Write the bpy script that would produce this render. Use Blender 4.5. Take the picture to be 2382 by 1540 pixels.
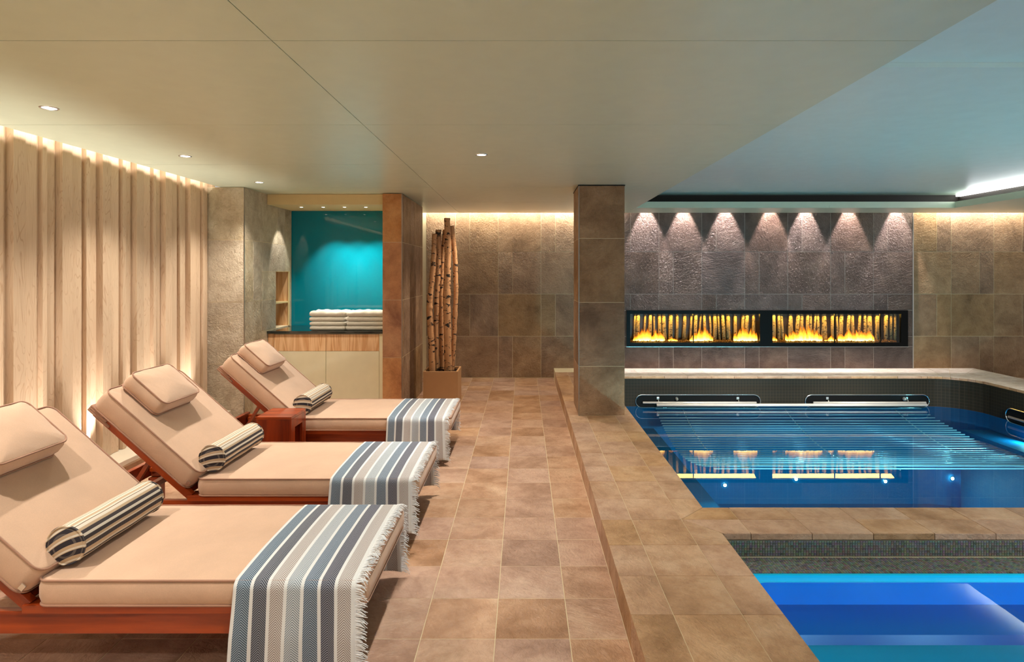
import bpy, bmesh, math, random
from mathutils import Vector, Matrix
random.seed(7)
for o in list(bpy.data.objects): bpy.data.objects.remove(o)
S = bpy.context.scene
C = S.collection
PI = math.pi
# ------------------------------------------------------------------ camera
cam_d = bpy.data.cameras.new('camera'); cam = bpy.data.objects.new('camera', cam_d); C.objects.link(cam)
FPX = 1400.0; CH = 1.51
cam_d.sensor_width = 36; cam_d.sensor_fit = 'HORIZONTAL'; cam_d.lens = FPX * 36 / 2382
cam_d.shift_x = -27 / 2382; cam_d.shift_y = -136 / 2382
cam_d.clip_start = 0.02; cam_d.clip_end = 100
cam.location = (0, 0, CH); cam.rotation_euler = (PI / 2, 0, 0)
S.camera = cam
# ------------------------------------------------------------------ view, world
S.view_settings.view_transform = 'Standard'; S.view_settings.look = 'None'
S.view_settings.gamma = 1; S.view_settings.use_curve_mapping = False
S.view_settings.exposure = 0.0
w = bpy.data.worlds.new('world'); S.world = w; w.use_nodes = True
w.node_tree.nodes['Background'].inputs[0].default_value = (1.0, 0.97, 0.90, 1)
w.node_tree.nodes['Background'].inputs[1].default_value = 0.50

# ------------------------------------------------------------------ lamps
WARM = (1.0, 0.84, 0.66); SOFT = (1.0, 0.94, 0.85); COOL = (1.0, 0.93, 0.84)
def aim(o, d):
    o.rotation_euler = Vector(d).to_track_quat('-Z', 'Y').to_euler()
def spot(loc, d, power, deg, color, blend=0.6, size=0.03):
    l = bpy.data.lights.new('spot_lamp', 'SPOT'); l.energy = power; l.spot_size = math.radians(deg)
    l.spot_blend = blend; l.color = color; l.shadow_soft_size = size
    o = bpy.data.objects.new('spot_lamp', l); C.objects.link(o); o.location = loc; aim(o, d); return o
def area(loc, d, power, sx, sy, color, spread=180, along=None):
    l = bpy.data.lights.new('strip_lamp', 'AREA'); l.energy = power; l.shape = 'RECTANGLE'
    l.size = sx; l.size_y = sy; l.color = color; l.spread = math.radians(spread)
    o = bpy.data.objects.new('strip_lamp', l); C.objects.link(o); o.location = loc; aim(o, d)
    if along:
        z = -Vector(d).normalized(); yv = Vector(along); yv = (yv - z * yv.dot(z)).normalized(); xv = yv.cross(z)
        o.rotation_euler = Matrix((xv, yv, z)).transposed().to_euler()
    return o
def point(loc, power, color, size=0.05):
    l = bpy.data.lights.new('bulb_lamp', 'POINT'); l.energy = power; l.color = color; l.shadow_soft_size = size
    o = bpy.data.objects.new('bulb_lamp', l); C.objects.link(o); o.location = loc; return o
PXR_ = 5.80
CZ = 2.35                                              # ceiling height
XL, XR, YB = -3.12, 7.6, 8.64                         # left wall, right wall, back wall
DOWN = [(-2.42, 3.07), (-2.44, 4.34), (-2.46, 5.60), (-0.30, 4.29)]
for x, y in DOWN:
    spot((x, y, CZ - 0.012), (0, 0, -1), 105 if x < -1 else 200, 112, SOFT, 0.8, 0.03)
for x, y in [(-2.40, 1.80), (-0.30, 1.55), (-2.4, 0.4)]:
    spot((x, y, CZ - 0.012), (0, 0, -1), 120, 112, SOFT, 0.8, 0.03)
spot((-0.3, 6.9, CZ - 0.012), (0, 0, -1), 120, 112, WARM, 0.8, 0.03)  # added lamp without a fixture, brightens the back of the room
NICHE = [-2.47, -2.227, -1.99, -1.754]
for i, x in enumerate(NICHE):
    if i == 0: spot((x, 6.69, 2.225), (-0.45, 0.12, -1), 22, 50, SOFT, 0.5, 0.012)
    else: spot((x, 6.69, 2.225), (0.05, 0.30, -1), 60, 72, COOL, 0.6, 0.012)
FIRE_SPOTS = [1505, 1592, 1690, 1795, 1877, 1978, 2090]
for px in FIRE_SPOTS:
    x = (px - 1218) / FPX * 8.55
    spot((x, 8.49, 2.63), (0, 0.09, -1), 150, 50, (1.0, 0.88, 0.84), 0.4, 0.012)
UP = [2.52, 3.10, 3.68, 4.26, 4.84, 5.42]
for y in UP:
    spot((-2.985, y, 0.175), (-0.07, 0, 1), 75, 62, (1.0, 0.96, 0.91), 1.0, 0.02)
def led(loc, d, power, sx, sy, color, spread=180): return area(loc, d, power, sx, sy, color, spread)
area((-2.90, 2.15, 2.442), (-1, 0, -0.35), 26, 0.03, 7.4, (1.0, 0.94, 0.86), 180, (0, 1, 0))      # slot above the timber wall
area((0.0, 8.50, 2.46), (0, 1, -0.5), 36, 0.03, 2.8, (1.0, 0.92, 0.76), 180, (1, 0, 0))          # cove over back wall
area((6.42, 8.50, 2.46), (0, 1, -0.5), 22, 0.03, 1.7, (1.0, 0.92, 0.76), 180, (1, 0, 0))
area((5.76, 4.6, 2.46), (-0.5, 0, 1), 22, 0.05, 6.4, (0.95, 0.97, 1.0), 180, (0, 1, 0))               # cove of the pool tray
ADDED_TRAY_SPOTS = [2.1, 3.5, 4.9]  # added spots, out of view, to brighten the tubes and the bridge
for x in ADDED_TRAY_SPOTS: spot((x, 1.9, 2.55), (0, 1.3, -2.4), 110, 70, COOL, 0.8, 0.03)
for x in ADDED_TRAY_SPOTS: spot((x, 1.9, 2.55), (0, 4.9, -3.1), 1800, 32, COOL, 0.7, 0.03)
# pool lamps under water
BLUE = (0.28, 0.88, 1.0)
POOL_LAMPS = [(2.66, -1.30), (3.60, -1.22), (4.78, -1.25), (5.60, -1.18)]
for x, z in POOL_LAMPS:
    spot((x, 7.85, z), (0, -1, -0.05), 40, 140, BLUE, 1.0, 0.05)
ADDED_FLOOR_LAMPS = [3.2, 4.8]  # added lamps hidden behind the bridge, throwing turquoise light on the tray
for x in ADDED_FLOOR_LAMPS: spot((x, 4.45, -1.52), (0.06, 0.0, 1), 95, 84, (0.42, 0.93, 0.95), 1.0, 0.04)
for x, z in ((1.9, -0.5), (3.1, -0.5), (4.4, -0.5)):  # added unseen lamps on the near wall to brighten the tubes
    spot((x, 3.56, z), (0, 1, -0.12), 150, 110, BLUE, 1.0, 0.04)
spot((PXR_ - 0.03, 6.9, -0.36), (-1, 0.3, -0.4), 16, 140, BLUE, 1.0, 0.03)
for x in (1.9, 2.9): spot((x, 0.66, -0.02), (0, 1, -0.03), 60, 150, (0.4, 0.75, 1.0), 1.0, 0.03)  # added unseen tub lamps to brighten the shell and rim
# fire glow
for x in (2.44, 4.43):
    area((x, 8.69, 0.905), (0, -0.45, -1), 12, 0.085, 1.8, (1.0, 0.60, 0.10), 180, (1, 0, 0))

# ------------------------------------------------------------------ materials
def newmat(name):
    m = bpy.data.materials.new(name); m.use_nodes = True
    nt = m.node_tree; return m, nt, nt.nodes['Principled BSDF']
def srgb(r, g, b):
    f = lambda c: (c / 255 / 12.92) if c / 255 <= 0.04045 else ((c / 255 + 0.055) / 1.055) ** 2.4
    return (f(r), f(g), f(b), 1)
class G:
    """tiny node-graph helper"""
    def __init__(s, nt): s.nt = nt
    def n(s, t, **k):
        x = s.nt.nodes.new(t)
        for a, b in k.items(): setattr(x, a, b)
        return x
    def put(s, sock, v):
        if isinstance(v, bpy.types.NodeSocket): s.nt.links.new(v, sock)
        elif v is not None: sock.default_value = v
    def m(s, op, a, b=None, c=None):
        x = s.n('ShaderNodeMath', operation=op); s.put(x.inputs[0], a); s.put(x.inputs[1], b)
        if c is not None: s.put(x.inputs[2], c)
        return x.outputs[0]
    def vm(s, op, a, b=None):
        x = s.n('ShaderNodeVectorMath', operation=op); s.put(x.inputs[0], a); s.put(x.inputs[1], b); return x.outputs[0]
    def noise(s, vec, scale, detail=4, rough=0.5, dist=0.0, col=False):
        x = s.n('ShaderNodeTexNoise'); s.put(x.inputs['Vector'], vec); x.inputs['Scale'].default_value = scale
        x.inputs['Detail'].default_value = detail; x.inputs['Roughness'].default_value = rough
        x.inputs['Distortion'].default_value = dist; return x.outputs[1 if col else 0]
    def ramp(s, fac, stops, mode='LINEAR'):
        x = s.n('ShaderNodeValToRGB'); x.color_ramp.interpolation = mode
        e = x.color_ramp.elements
        while len(e) < len(stops): e.new(0.5)
        for i, (p, c) in enumerate(stops): e[i].position = p; e[i].color = c if len(c) == 4 else (*c, 1)
        s.put(x.inputs[0], fac); return x.outputs[0]
    def mix(s, f, a, b, mode='MIX'):
        x = s.n('ShaderNodeMix', data_type='RGBA', blend_type=mode)
        s.put(x.inputs[0], f); s.put(x.inputs[6], a); s.put(x.inputs[7], b); return x.outputs[2]
    def maprange(s, v, a, b, c, d):
        x = s.n('ShaderNodeMapRange'); s.put(x.inputs[0], v)
        for i, q in enumerate((a, b, c, d)): x.inputs[i + 1].default_value = q
        return x.outputs[0]
    def hsv(s, col, h, sa, v):
        x = s.n('ShaderNodeHueSaturation'); s.put(x.inputs['Hue'], h); s.put(x.inputs['Saturation'], sa); s.put(x.inputs['Value'], v)
        s.put(x.inputs['Color'], col); return x.outputs[0]
    def bump(s, h, strength, dist=0.01, nrm=None):
        x = s.n('ShaderNodeBump'); x.inputs['Strength'].default_value = strength; x.inputs['Distance'].default_value = dist
        s.put(x.inputs['Height'], h)
        if nrm: s.put(x.inputs['Normal'], nrm)
        return x.outputs[0]
    def objco(s, rnd=True, scale=(1, 1, 1)):
        tc = s.n('ShaderNodeTexCoord'); v = tc.outputs['Object']
        if scale != (1, 1, 1): v = s.vm('MULTIPLY', v, scale)
        if rnd:
            oi = s.n('ShaderNodeObjectInfo'); s.rnd = oi.outputs['Random']
            cx = s.n('ShaderNodeCombineXYZ'); s.put(cx.inputs[0], s.m('MULTIPLY', s.rnd, 57.3)); s.put(cx.inputs[1], s.m('MULTIPLY', s.rnd, 31.7)); s.put(cx.inputs[2], s.m('MULTIPLY', s.rnd, 91.1))
            v = s.vm('ADD', v, cx.outputs[0])
        return v
def plain(name, col, rough=0.5, metal=0.0, spec=0.5, coat=0.0):
    m, nt, b = newmat(name)
    b.inputs['Base Color'].default_value = col; b.inputs['Roughness'].default_value = rough
    b.inputs['Metallic'].default_value = metal; b.inputs['Specular IOR Level'].default_value = spec
    b.inputs['Coat Weight'].default_value = coat; b.inputs['Coat Roughness'].default_value = 0.03
    g = G(nt); v = g.objco(False)
    b.inputs['Base Color'].default_value = col
    nt.links.new(g.mix(g.noise(v, 9, 3), tuple(c * 0.94 for c in col[:3]) + (1,), tuple(min(1, c * 1.06) for c in col[:3]) + (1,)), b.inputs['Base Color'])
    return m
def emis(name, col, s):
    m, nt, b = newmat(name); b.inputs['Base Color'].default_value = (0, 0, 0, 1)
    b.inputs['Emission Color'].default_value = (*col[:3], 1); b.inputs['Emission Strength'].default_value = s; return m
def stone(name, c1, c2, c3, bump=0.5, rough=0.5, var=0.25, fine=26, sat=0.2):
    m, nt, b = newmat(name); g = G(nt); v = g.objco()
    a = g.noise(v, 2.6, 6, 0.6, 0.6); f = g.noise(v, 9, 10, 0.74, 0.25)
    col = g.ramp(a, [(0.3, c1), (0.5, c2), (0.72, c3)])
    col = g.mix(g.maprange(f, 0.42, 0.68, 0.0, 0.8), col, g.mix(1.0, col, (0.66, 0.59, 0.52, 1), 'MULTIPLY'))
    r2 = g.m('FRACT', g.m('MULTIPLY', g.rnd, 7.77))
    col = g.hsv(col, g.maprange(r2, 0, 1, 0.495, 0.504), g.maprange(r2, 0, 1, 1 - sat, 1 + sat), g.maprange(g.rnd, 0, 1, 1 - var, 1 + var))
    nt.links.new(col, b.inputs['Base Color'])
    # slate-like riven relief: stretched ridges turned a random way on each tile
    rot = g.n('ShaderNodeVectorRotate', rotation_type='EULER_XYZ'); g.put(rot.inputs['Vector'], v)
    cr = g.n('ShaderNodeCombineXYZ')
    for i in range(3): g.put(cr.inputs[i], g.m('MULTIPLY', g.rnd, (3.1, 2.3, 4.4)[i]))
    g.put(rot.inputs['Rotation'], cr.outputs[0])
    vs = g.vm('MULTIPLY', rot.outputs[0], (1, 2.6, 2.6))
    h1 = g.noise(vs, fine * 0.6, 6, 0.62, 0.6); h2 = g.noise(v, fine * 3, 3, 0.6)
    amp = g.maprange(g.m('FRACT', g.m('MULTIPLY', g.rnd, 13.1)), 0, 1, 0.4, 1.0)
    hh = g.m('ADD', g.m('MULTIPLY', h1, amp), g.m('MULTIPLY', h2, 0.15))
    nt.links.new(g.bump(hh, bump, 0.03), b.inputs['Normal'])
    nt.links.new(g.maprange(f, 0.2, 0.8, rough - 0.1, rough + 0.15), b.inputs['Roughness'])
    return m
def wood(name, c1, c2, axis=2, rough=0.45, scale=1.0, figure=1.0, bump=0.08, rnd=True, coat=0.0, vary=0.1):
    m, nt, b = newmat(name); g = G(nt)
    st = [14.0, 14.0, 14.0]; st[axis] = 1.3
    v = g.objco(rnd, tuple(s * scale for s in st))
    v2 = g.vm('MULTIPLY', v, (0.35, 0.35, 0.35))
    big = g.noise(v2, 1.3, 2, 0.5, 0.8)
    rings = g.m('FRACT', g.m('MULTIPLY', big, 7.0 * figure))
    fine = g.noise(v, 5.0, 5, 0.6, 0.2)
    fac = g.m('ADD', g.m('MULTIPLY', g.m('ABSOLUTE', g.m('SUBTRACT', rings, 0.5)), 1.1), g.m('MULTIPLY', fine, 0.55))
    col = g.ramp(fac, [(0.2, c1), (0.85, c2)])
    if rnd: col = g.hsv(col, 0.5, 1.0, g.maprange(g.rnd, 0, 1, 1 - vary, 1 + vary))
    nt.links.new(col, b.inputs['Base Color']); b.inputs['Roughness'].default_value = rough
    b.inputs['Coat Weight'].default_value = coat
    nt.links.new(g.bump(fine, bump, 0.004), b.inputs['Normal'])
    return m
def fabric(name, col, rough=0.85, weave=900):
    m, nt, b = newmat(name); g = G(nt); v = g.objco(False)
    n1 = g.noise(v, 5, 4, 0.6); n2 = g.noise(v, weave * 0.25, 2, 0.6)
    c = g.mix(g.maprange(n1, 0.35, 0.7, 0, 1), tuple(x * 0.93 for x in col[:3]) + (1,), tuple(min(1, x * 1.05) for x in col[:3]) + (1,))
    c = g.mix(g.maprange(n2, 0.3, 0.7, 0, 0.16), c, (0.35, 0.25, 0.18, 1))
    nt.links.new(c, b.inputs['Base Color']); b.inputs['Roughness'].default_value = rough
    b.inputs['Sheen Weight'].default_value = 0.25; b.inputs['Specular IOR Level'].default_value = 0.2
    wr = g.noise(v, 7, 3, 0.5, 0.7)
    nt.links.new(g.bump(g.m('ADD', g.m('MULTIPLY', wr, 1.0), g.m('MULTIPLY', n2, 0.05)), 0.35, 0.012), b.inputs['Normal'])
    return m
FLOORSTONE = stone('floor_stone', srgb(164, 124, 96), srgb(194, 154, 126), srgb(212, 178, 150), 0.5, 0.42, 0.05, 22, 0.12)
DECKSTONE = stone('deck_stone', srgb(158, 120, 88), srgb(192, 152, 118), srgb(212, 178, 146), 0.6, 0.45, 0.05, 22, 0.10)
WALLSTONE = stone('wall_stone', srgb(128, 100, 72), srgb(158, 126, 94), srgb(182, 150, 116), 0.9, 0.5, 0.07, 24, 0.10)
LITPIERSTONE = stone('lit_pier_stone', srgb(176, 158, 130), srgb(202, 186, 158), srgb(218, 206, 182), 0.9, 0.5, 0.07, 24, 0.10)  # wall stone in a lighter tone, stronger light put into the colour
DARKSTONE = stone('dark_stone', srgb(78, 60, 54), srgb(102, 82, 74), srgb(128, 106, 96), 1.0, 0.4, 0.10, 26, 0.12)
GROUT = plain('grout', srgb(218, 200, 164), 0.8)
DGROUT = plain('dark_grout', srgb(182, 168, 158), 0.8)
PLASTER = plain('ceiling_paint', srgb(204, 212, 186), 0.34)
TRAY = plain('tray_paint', srgb(220, 234, 226), 0.35)
CREAM = plain('cream_paint', srgb(222, 196, 140), 0.6)
WHITESTONE = plain('pale_stone', srgb(214, 200, 178), 0.4)
BLACK = plain('black_metal', (0.004, 0.004, 0.004, 1), 0.4, 0, 0.12)
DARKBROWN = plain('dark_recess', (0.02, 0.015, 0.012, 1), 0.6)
CHROME = plain('chrome', (0.82, 0.80, 0.78, 1), 0.12, 1.0)
STEEL = plain('brushed_steel', (0.75, 0.74, 0.72, 1), 0.3, 1.0)
TUBESTEEL = plain('satin_tube', (0.93, 0.97, 1.0, 1), 0.22, 0.25)
RAIL = plain('polished_rail', (0.92, 0.88, 0.80, 1), 0.2, 0.45)
BEAD = plain('bead_metal', (0.35, 0.32, 0.28, 1), 0.35, 1.0)
TEAK = wood('teak', srgb(112, 34, 8), srgb(172, 70, 20), 0, 0.32, 1.0, 0.35, 0.05, True, 0.2)
TEAKV = wood('teak_upright', srgb(100, 28, 6), srgb(154, 56, 16), 2, 0.32, 1.0, 0.45, 0.05, True, 0.2)
def mk():
    m, nt, b = newmat('maple'); g = G(nt); v = g.objco(True, (9.0, 9.0, 1.5))
    big = g.noise(v, 1.2, 2, 0.5, 0.5); rg = g.m('FRACT', g.m('MULTIPLY', big, 14.0))
    line = g.maprange(g.m('ABSOLUTE', g.m('SUBTRACT', rg, 0.5)), 0.0, 0.16, 1.0, 0.0)
    patch = g.maprange(g.noise(v, 0.9, 2), 0.35, 0.65, 0.1, 0.55)
    fine = g.noise(g.vm('MULTIPLY', v, (6, 6, 1)), 4.0, 3, 0.6)
    col = g.mix(fine, srgb(198, 166, 134), srgb(218, 192, 162))
    col = g.mix(g.m('MULTIPLY', line, patch), col, srgb(166, 122, 88))
    col = g.hsv(col, 0.5, 1.0, g.maprange(g.rnd, 0, 1, 0.93, 1.05))
    nt.links.new(col, b.inputs['Base Color']); b.inputs['Roughness'].default_value = 0.5; return m
MAPLE = mk()
ASH = wood('ash_band', srgb(200, 140, 88), srgb(232, 190, 142), 2, 0.4, 1.4, 1.0, 0.03)
LACQ = plain('cream_lacquer', srgb(230, 218, 182), 0.08, 0, 0.6, 0.6)
GRANITE = plain('black_granite', (0.012, 0.018, 0.016, 1), 0.08, 0, 0.7, 0.3)
TAN = fabric('tan_canvas', srgb(212, 175, 147))
PIPE = fabric('shaded_tan_piping', srgb(170, 126, 102))  # canvas tan darkened, painting in the shadow along the seams
TERRY = fabric('white_terry', srgb(214, 204, 184), 0.95, 300)
PLANTER = plain('planter_clay', srgb(196, 150, 104), 0.55)
SOIL = plain('bark_chips', srgb(70, 44, 28), 0.9)
LENS = emis('lamp_lens', (1.0, 0.93, 0.8), 16.0)
LEDM = emis('led_strip', (1.0, 0.97, 0.92), 6.0)
PLENS = emis('pool_lamp_lens', (0.6, 0.95, 1.0), 40.0)
# teal glass
def mk():
    m, nt, b = newmat('teal_glass'); g = G(nt); v = g.objco(False)
    nt.links.new(g.mix(g.noise(v, 1.1, 2), (0.0, 0.16, 0.22, 1), (0.0, 0.20, 0.26, 1)), b.inputs['Base Color'])
    b.inputs['Roughness'].default_value = 0.5; b.inputs['Specular IOR Level'].default_value = 0.0; b.inputs['Coat Weight'].default_value = 1.0; b.inputs['Coat Roughness'].default_value = 0.01
    b.inputs['Coat IOR'].default_value = 1.45; return m
TEAL = mk()
# pool finishes
def mk(name, c1, c2, tile, gc):
    m, nt, b = newmat(name); g = G(nt)
    ge = g.n('ShaderNodeNewGeometry'); 
    sx = g.n('ShaderNodeSeparateXYZ'); g.put(sx.inputs[0], ge.outputs['Position'])
    def ln(s): return g.m('LESS_THAN', g.m('FRACT', g.m('ADD', g.m('DIVIDE', s, tile), 100.5)), 0.1)
    sn = g.n('ShaderNodeSeparateXYZ'); g.put(sn.inputs[0], ge.outputs['Normal'])
    def k(i): return g.m('MULTIPLY', ln(sx.outputs[i]), g.m('LESS_THAN', g.m('ABSOLUTE', sn.outputs[i]), 0.7))
    l = g.m('MAXIMUM', g.m('MAXIMUM', k(0), k(1)), k(2))
    col = g.mix(g.noise(ge.outputs['Position'], 0.9, 3), c1, c2)
    nt.links.new(g.mix(g.m('MULTIPLY', l, 0.6), col, gc), b.inputs['Base Color']); b.inputs['Roughness'].default_value = 0.5; b.inputs['Specular IOR Level'].default_value = 0.15
    return m
POOLBLUE = mk('pool_lining', (0.0, 0.12, 0.28, 1), (0.002, 0.18, 0.34, 1), 0.05, (0.005, 0.18, 0.34, 1))
POOLDARK = mk('dark_mosaic', (0.014, 0.013, 0.009, 1), (0.022, 0.02, 0.014, 1), 0.04, (0.055, 0.042, 0.026, 1))
TUBBLUE = plain('tub_shell', (0.0, 0.24, 0.80, 1), 0.2)
TUBCYAN = plain('tub_rim', (0.02, 0.75, 1.0, 1), 0.2)
TUBTEAL = plain('tub_floor', (0.0, 0.30, 0.42, 1), 0.3)
def mk():
    m, nt, b = newmat('mosaic_glass'); g = G(nt)
    ge = g.n('ShaderNodeNewGeometry')
    wn = g.n('ShaderNodeTexWhiteNoise'); g.put(wn.inputs['Vector'], g.vm('FLOOR', g.vm('MULTIPLY', g.vm('SUBTRACT', ge.outputs['Position'], (1.05, 2.985, 0.0)), (74.07, 74.07, 74.07))))
    nt.links.new(g.hsv(g.mix(0.8, wn.outputs['Color'], (0.10, 0.12, 0.09, 1)), 0.5, 0.6, 0.75), b.inputs['Base Color']); b.inputs['Roughness'].default_value = 0.2
    return m
MOSAIC = mk()
MGROUT = plain('mosaic_grout', (0.20, 0.19, 0.14, 1), 0.7)
def mk(name, tint, wav, rough):
    m, nt, b = newmat(name); g = G(nt); nt.nodes.remove(b); out = nt.nodes['Material Output']
    ge = g.n('ShaderNodeNewGeometry')
    bn = g.bump(g.noise(ge.outputs['Position'], 3.0, 2), wav, 0.02)
    gl = g.n('ShaderNodeBsdfGlossy'); gl.inputs['Roughness'].default_value = rough; g.put(gl.inputs['Normal'], bn)
    tr = g.n('ShaderNodeBsdfTransparent'); tr.inputs[0].default_value = tint
    fr = g.n('ShaderNodeFresnel'); fr.inputs['IOR'].default_value = 1.33; g.put(fr.inputs['Normal'], bn)
    mx = g.n('ShaderNodeMixShader'); g.put(mx.inputs[0], fr.outputs[0]); g.put(mx.inputs[1], tr.outputs[0]); g.put(mx.inputs[2], gl.outputs[0])
    nt.links.new(mx.outputs[0], out.inputs[0]); return m
WATER = mk('water', (0.62, 0.90, 0.97, 1), 0.006, 0.0)
GLASS = mk('clear_glass', (0.97, 0.97, 0.96, 1), 0.0, 0.0)
def mk(name, base, dark, sc=1.0):
    m, nt, b = newmat(name); g = G(nt); v = g.objco(True)
    vs = g.vm('MULTIPLY', v, (1.0, 1.0, 1.7)); n1 = g.noise(vs, 15 * sc, 5, 0.65, 0.4)
    vs2 = g.vm('MULTIPLY', v, (0.6, 0.6, 6.0)); n2 = g.noise(vs2, 14 * sc, 3, 0.6)
    k = g.m('MAXIMUM', g.maprange(n1, 0.56, 0.59, 0, 1), g.maprange(n2, 0.66, 0.69, 0, 0.6))
    c = g.mix(g.noise(v, 3, 3), base, tuple(x * 0.66 for x in base[:3]) + (1,))
    nt.links.new(g.mix(k, c, dark), b.inputs['Base Color']); b.inputs['Roughness'].default_value = 0.7
    nt.links.new(g.bump(n1, 0.5, 0.01), b.inputs['Normal']); return m
BARK = mk('birch_bark', srgb(222, 164, 112), (0.02, 0.012, 0.008, 1))
BARK2 = mk('far_birch_bark', srgb(190, 160, 112), (0.02, 0.012, 0.008, 1), 2.2)
# herringbone throw
TW = 0.49
def mk():
    m, nt, b = newmat('herringbone_cotton'); g = G(nt)
    uv = g.n('ShaderNodeUVMap'); sx = g.n('ShaderNodeSeparateXYZ'); g.put(sx.inputs[0], uv.outputs[0])
    u, v = sx.outputs[0], sx.outputs[1]
    q = g.m('DIVIDE', g.m('SUBTRACT', u, 0.0124), 0.062); idx = g.m('FLOOR', q); l = g.m('FRACT', q)
    ins = g.m('MULTIPLY', g.m('LESS_THAN', l, 0.8), g.m('MULTIPLY', g.m('GREATER_THAN', q, 0.0), g.m('LESS_THAN', q, 7.0)))
    tri = g.m('MULTIPLY', g.m('ABSOLUTE', g.m('SUBTRACT', l, 0.4)), 0.062)
    pat = g.m('GREATER_THAN', g.m('FRACT', g.m('DIVIDE', g.m('ADD', v, tri), 0.0085)), 0.5)
    W_ = srgb(222, 224, 224)
    cols = [srgb(34, 52, 72), srgb(28, 30, 40), srgb(128, 112, 106), srgb(104, 116, 128), srgb(36, 50, 72), srgb(30, 32, 44), srgb(128, 112, 108)]
    lite = [srgb(158, 174, 188), srgb(146, 150, 160), srgb(214, 212, 210), srgb(208, 214, 218), srgb(164, 178, 192), srgb(146, 148, 160), srgb(214, 212, 210)]
    fac = g.m('DIVIDE', g.m('ADD', idx, 0.5), 7.0)
    d = g.ramp(fac, [(i / 7.0, c) for i, c in enumerate(cols)], 'CONSTANT'); li = g.ramp(fac, [(i / 7.0, c) for i, c in enumerate(lite)], 'CONSTANT')
    col = g.mix(ins, W_, g.mix(g.m('MULTIPLY', pat, 0.9), li, d))
    nt.links.new(col, b.inputs['Base Color']); b.inputs['Roughness'].default_value = 0.9; b.inputs['Specular IOR Level'].default_value = 0.15
    nt.links.new(g.bump(pat, 0.2, 0.001), b.inputs['Normal']); return m
HERR = mk()
FRINGE = plain('cotton_fringe', srgb(232, 234, 236), 0.9)
def stripes(name, cap):
    m, nt, b = newmat(name); g = G(nt); tc = g.n('ShaderNodeTexCoord')
    sx = g.n('ShaderNodeSeparateXYZ'); g.put(sx.inputs[0], tc.outputs['Object'])
    D = srgb(54, 50, 56); Wt = srgb(220, 210, 194); T = srgb(190, 164, 134); K = srgb(120, 98, 78)
    if cap:
        p = g.m('FRACT', g.m('ADD', g.m('MULTIPLY', g.m('ADD', g.m('MULTIPLY', sx.outputs[0], -0.5), sx.outputs[2]), 22), g.m('MULTIPLY', g.m('MULTIPLY', sx.outputs[0], sx.outputs[0]), 60)))
        col = g.ramp(p, [(0, D), (0.4, T), (0.46, Wt), (0.62, T), (0.92, D)], 'CONSTANT')
    else:
        p = g.m('FRACT', g.m('ADD', g.m('MULTIPLY', g.m('ARCTAN2', sx.outputs[2], sx.outputs[0]), 2 / (2 * PI)), 1.06))
        st = [(0.0, D), (0.075, Wt), (0.10, T), (0.14, D), (0.20, Wt), (0.25, D), (0.31, T), (0.36, Wt), (0.42, K), (0.435, Wt), (0.47, T), (0.52, Wt), (0.57, K), (0.585, Wt), (0.62, T), (0.66, Wt), (0.72, K), (0.735, T), (0.78, Wt), (0.83, D), (0.88, Wt), (0.93, T)]
        col = g.ramp(p, st, 'CONSTANT')
    rib = g.m('FRACT', g.m('MULTIPLY', sx.outputs[1], 170)); dk = g.m('LESS_THAN', rib, 0.3)
    col = g.mix(g.m('MULTIPLY', dk, 0.18), col, (0.5, 0.42, 0.34, 1))
    nt.links.new(col, b.inputs['Base Color']); b.inputs['Roughness'].default_value = 0.85; b.inputs['Specular IOR Level'].default_value = 0.2
    nt.links.new(g.bump(rib, 0.2, 0.002), b.inputs['Normal']); return m
BSTRIPE = stripes('striped_canvas', False); BCAP = stripes('striped_canvas_end', True)
def mk():
    m, nt, b = newmat('flame'); g = G(nt); nt.nodes.remove(b); out = nt.nodes['Material Output']
    uv = g.n('ShaderNodeUVMap'); sx = g.n('ShaderNodeSeparateXYZ'); g.put(sx.inputs[0], uv.outputs[0]); h = sx.outputs[1]
    col = g.ramp(h, [(0, (1, 0.70, 0.16, 1)), (0.35, (1, 0.42, 0.03, 1)), (1, (0.9, 0.14, 0.0, 1))])
    em = g.n('ShaderNodeEmission'); g.put(em.inputs[0], col); g.put(em.inputs[1], g.ramp(h, [(0, (9, 9, 9, 1)), (0.4, (3.5, 3.5, 3.5, 1)), (1, (1, 1, 1, 1))]))
    tr = g.n('ShaderNodeBsdfTransparent'); mx = g.n('ShaderNodeMixShader')
    g.put(mx.inputs[0], g.maprange(h, 0.1, 1.0, 0.0, 0.95)); g.put(mx.inputs[1], em.outputs[0]); g.put(mx.inputs[2], tr.outputs[0])
    nt.links.new(mx.outputs[0], out.inputs[0]); return m
FLAME = mk()
def mk():
    m, nt, b = newmat('fire_gravel'); g = G(nt); v = g.objco(False); n = g.noise(v, 30, 2)
    nt.links.new(g.mix(n, (0.05, 0.025, 0.01, 1), (0.35, 0.16, 0.04, 1)), b.inputs['Base Color']); return m
GRAVEL = mk()

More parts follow.
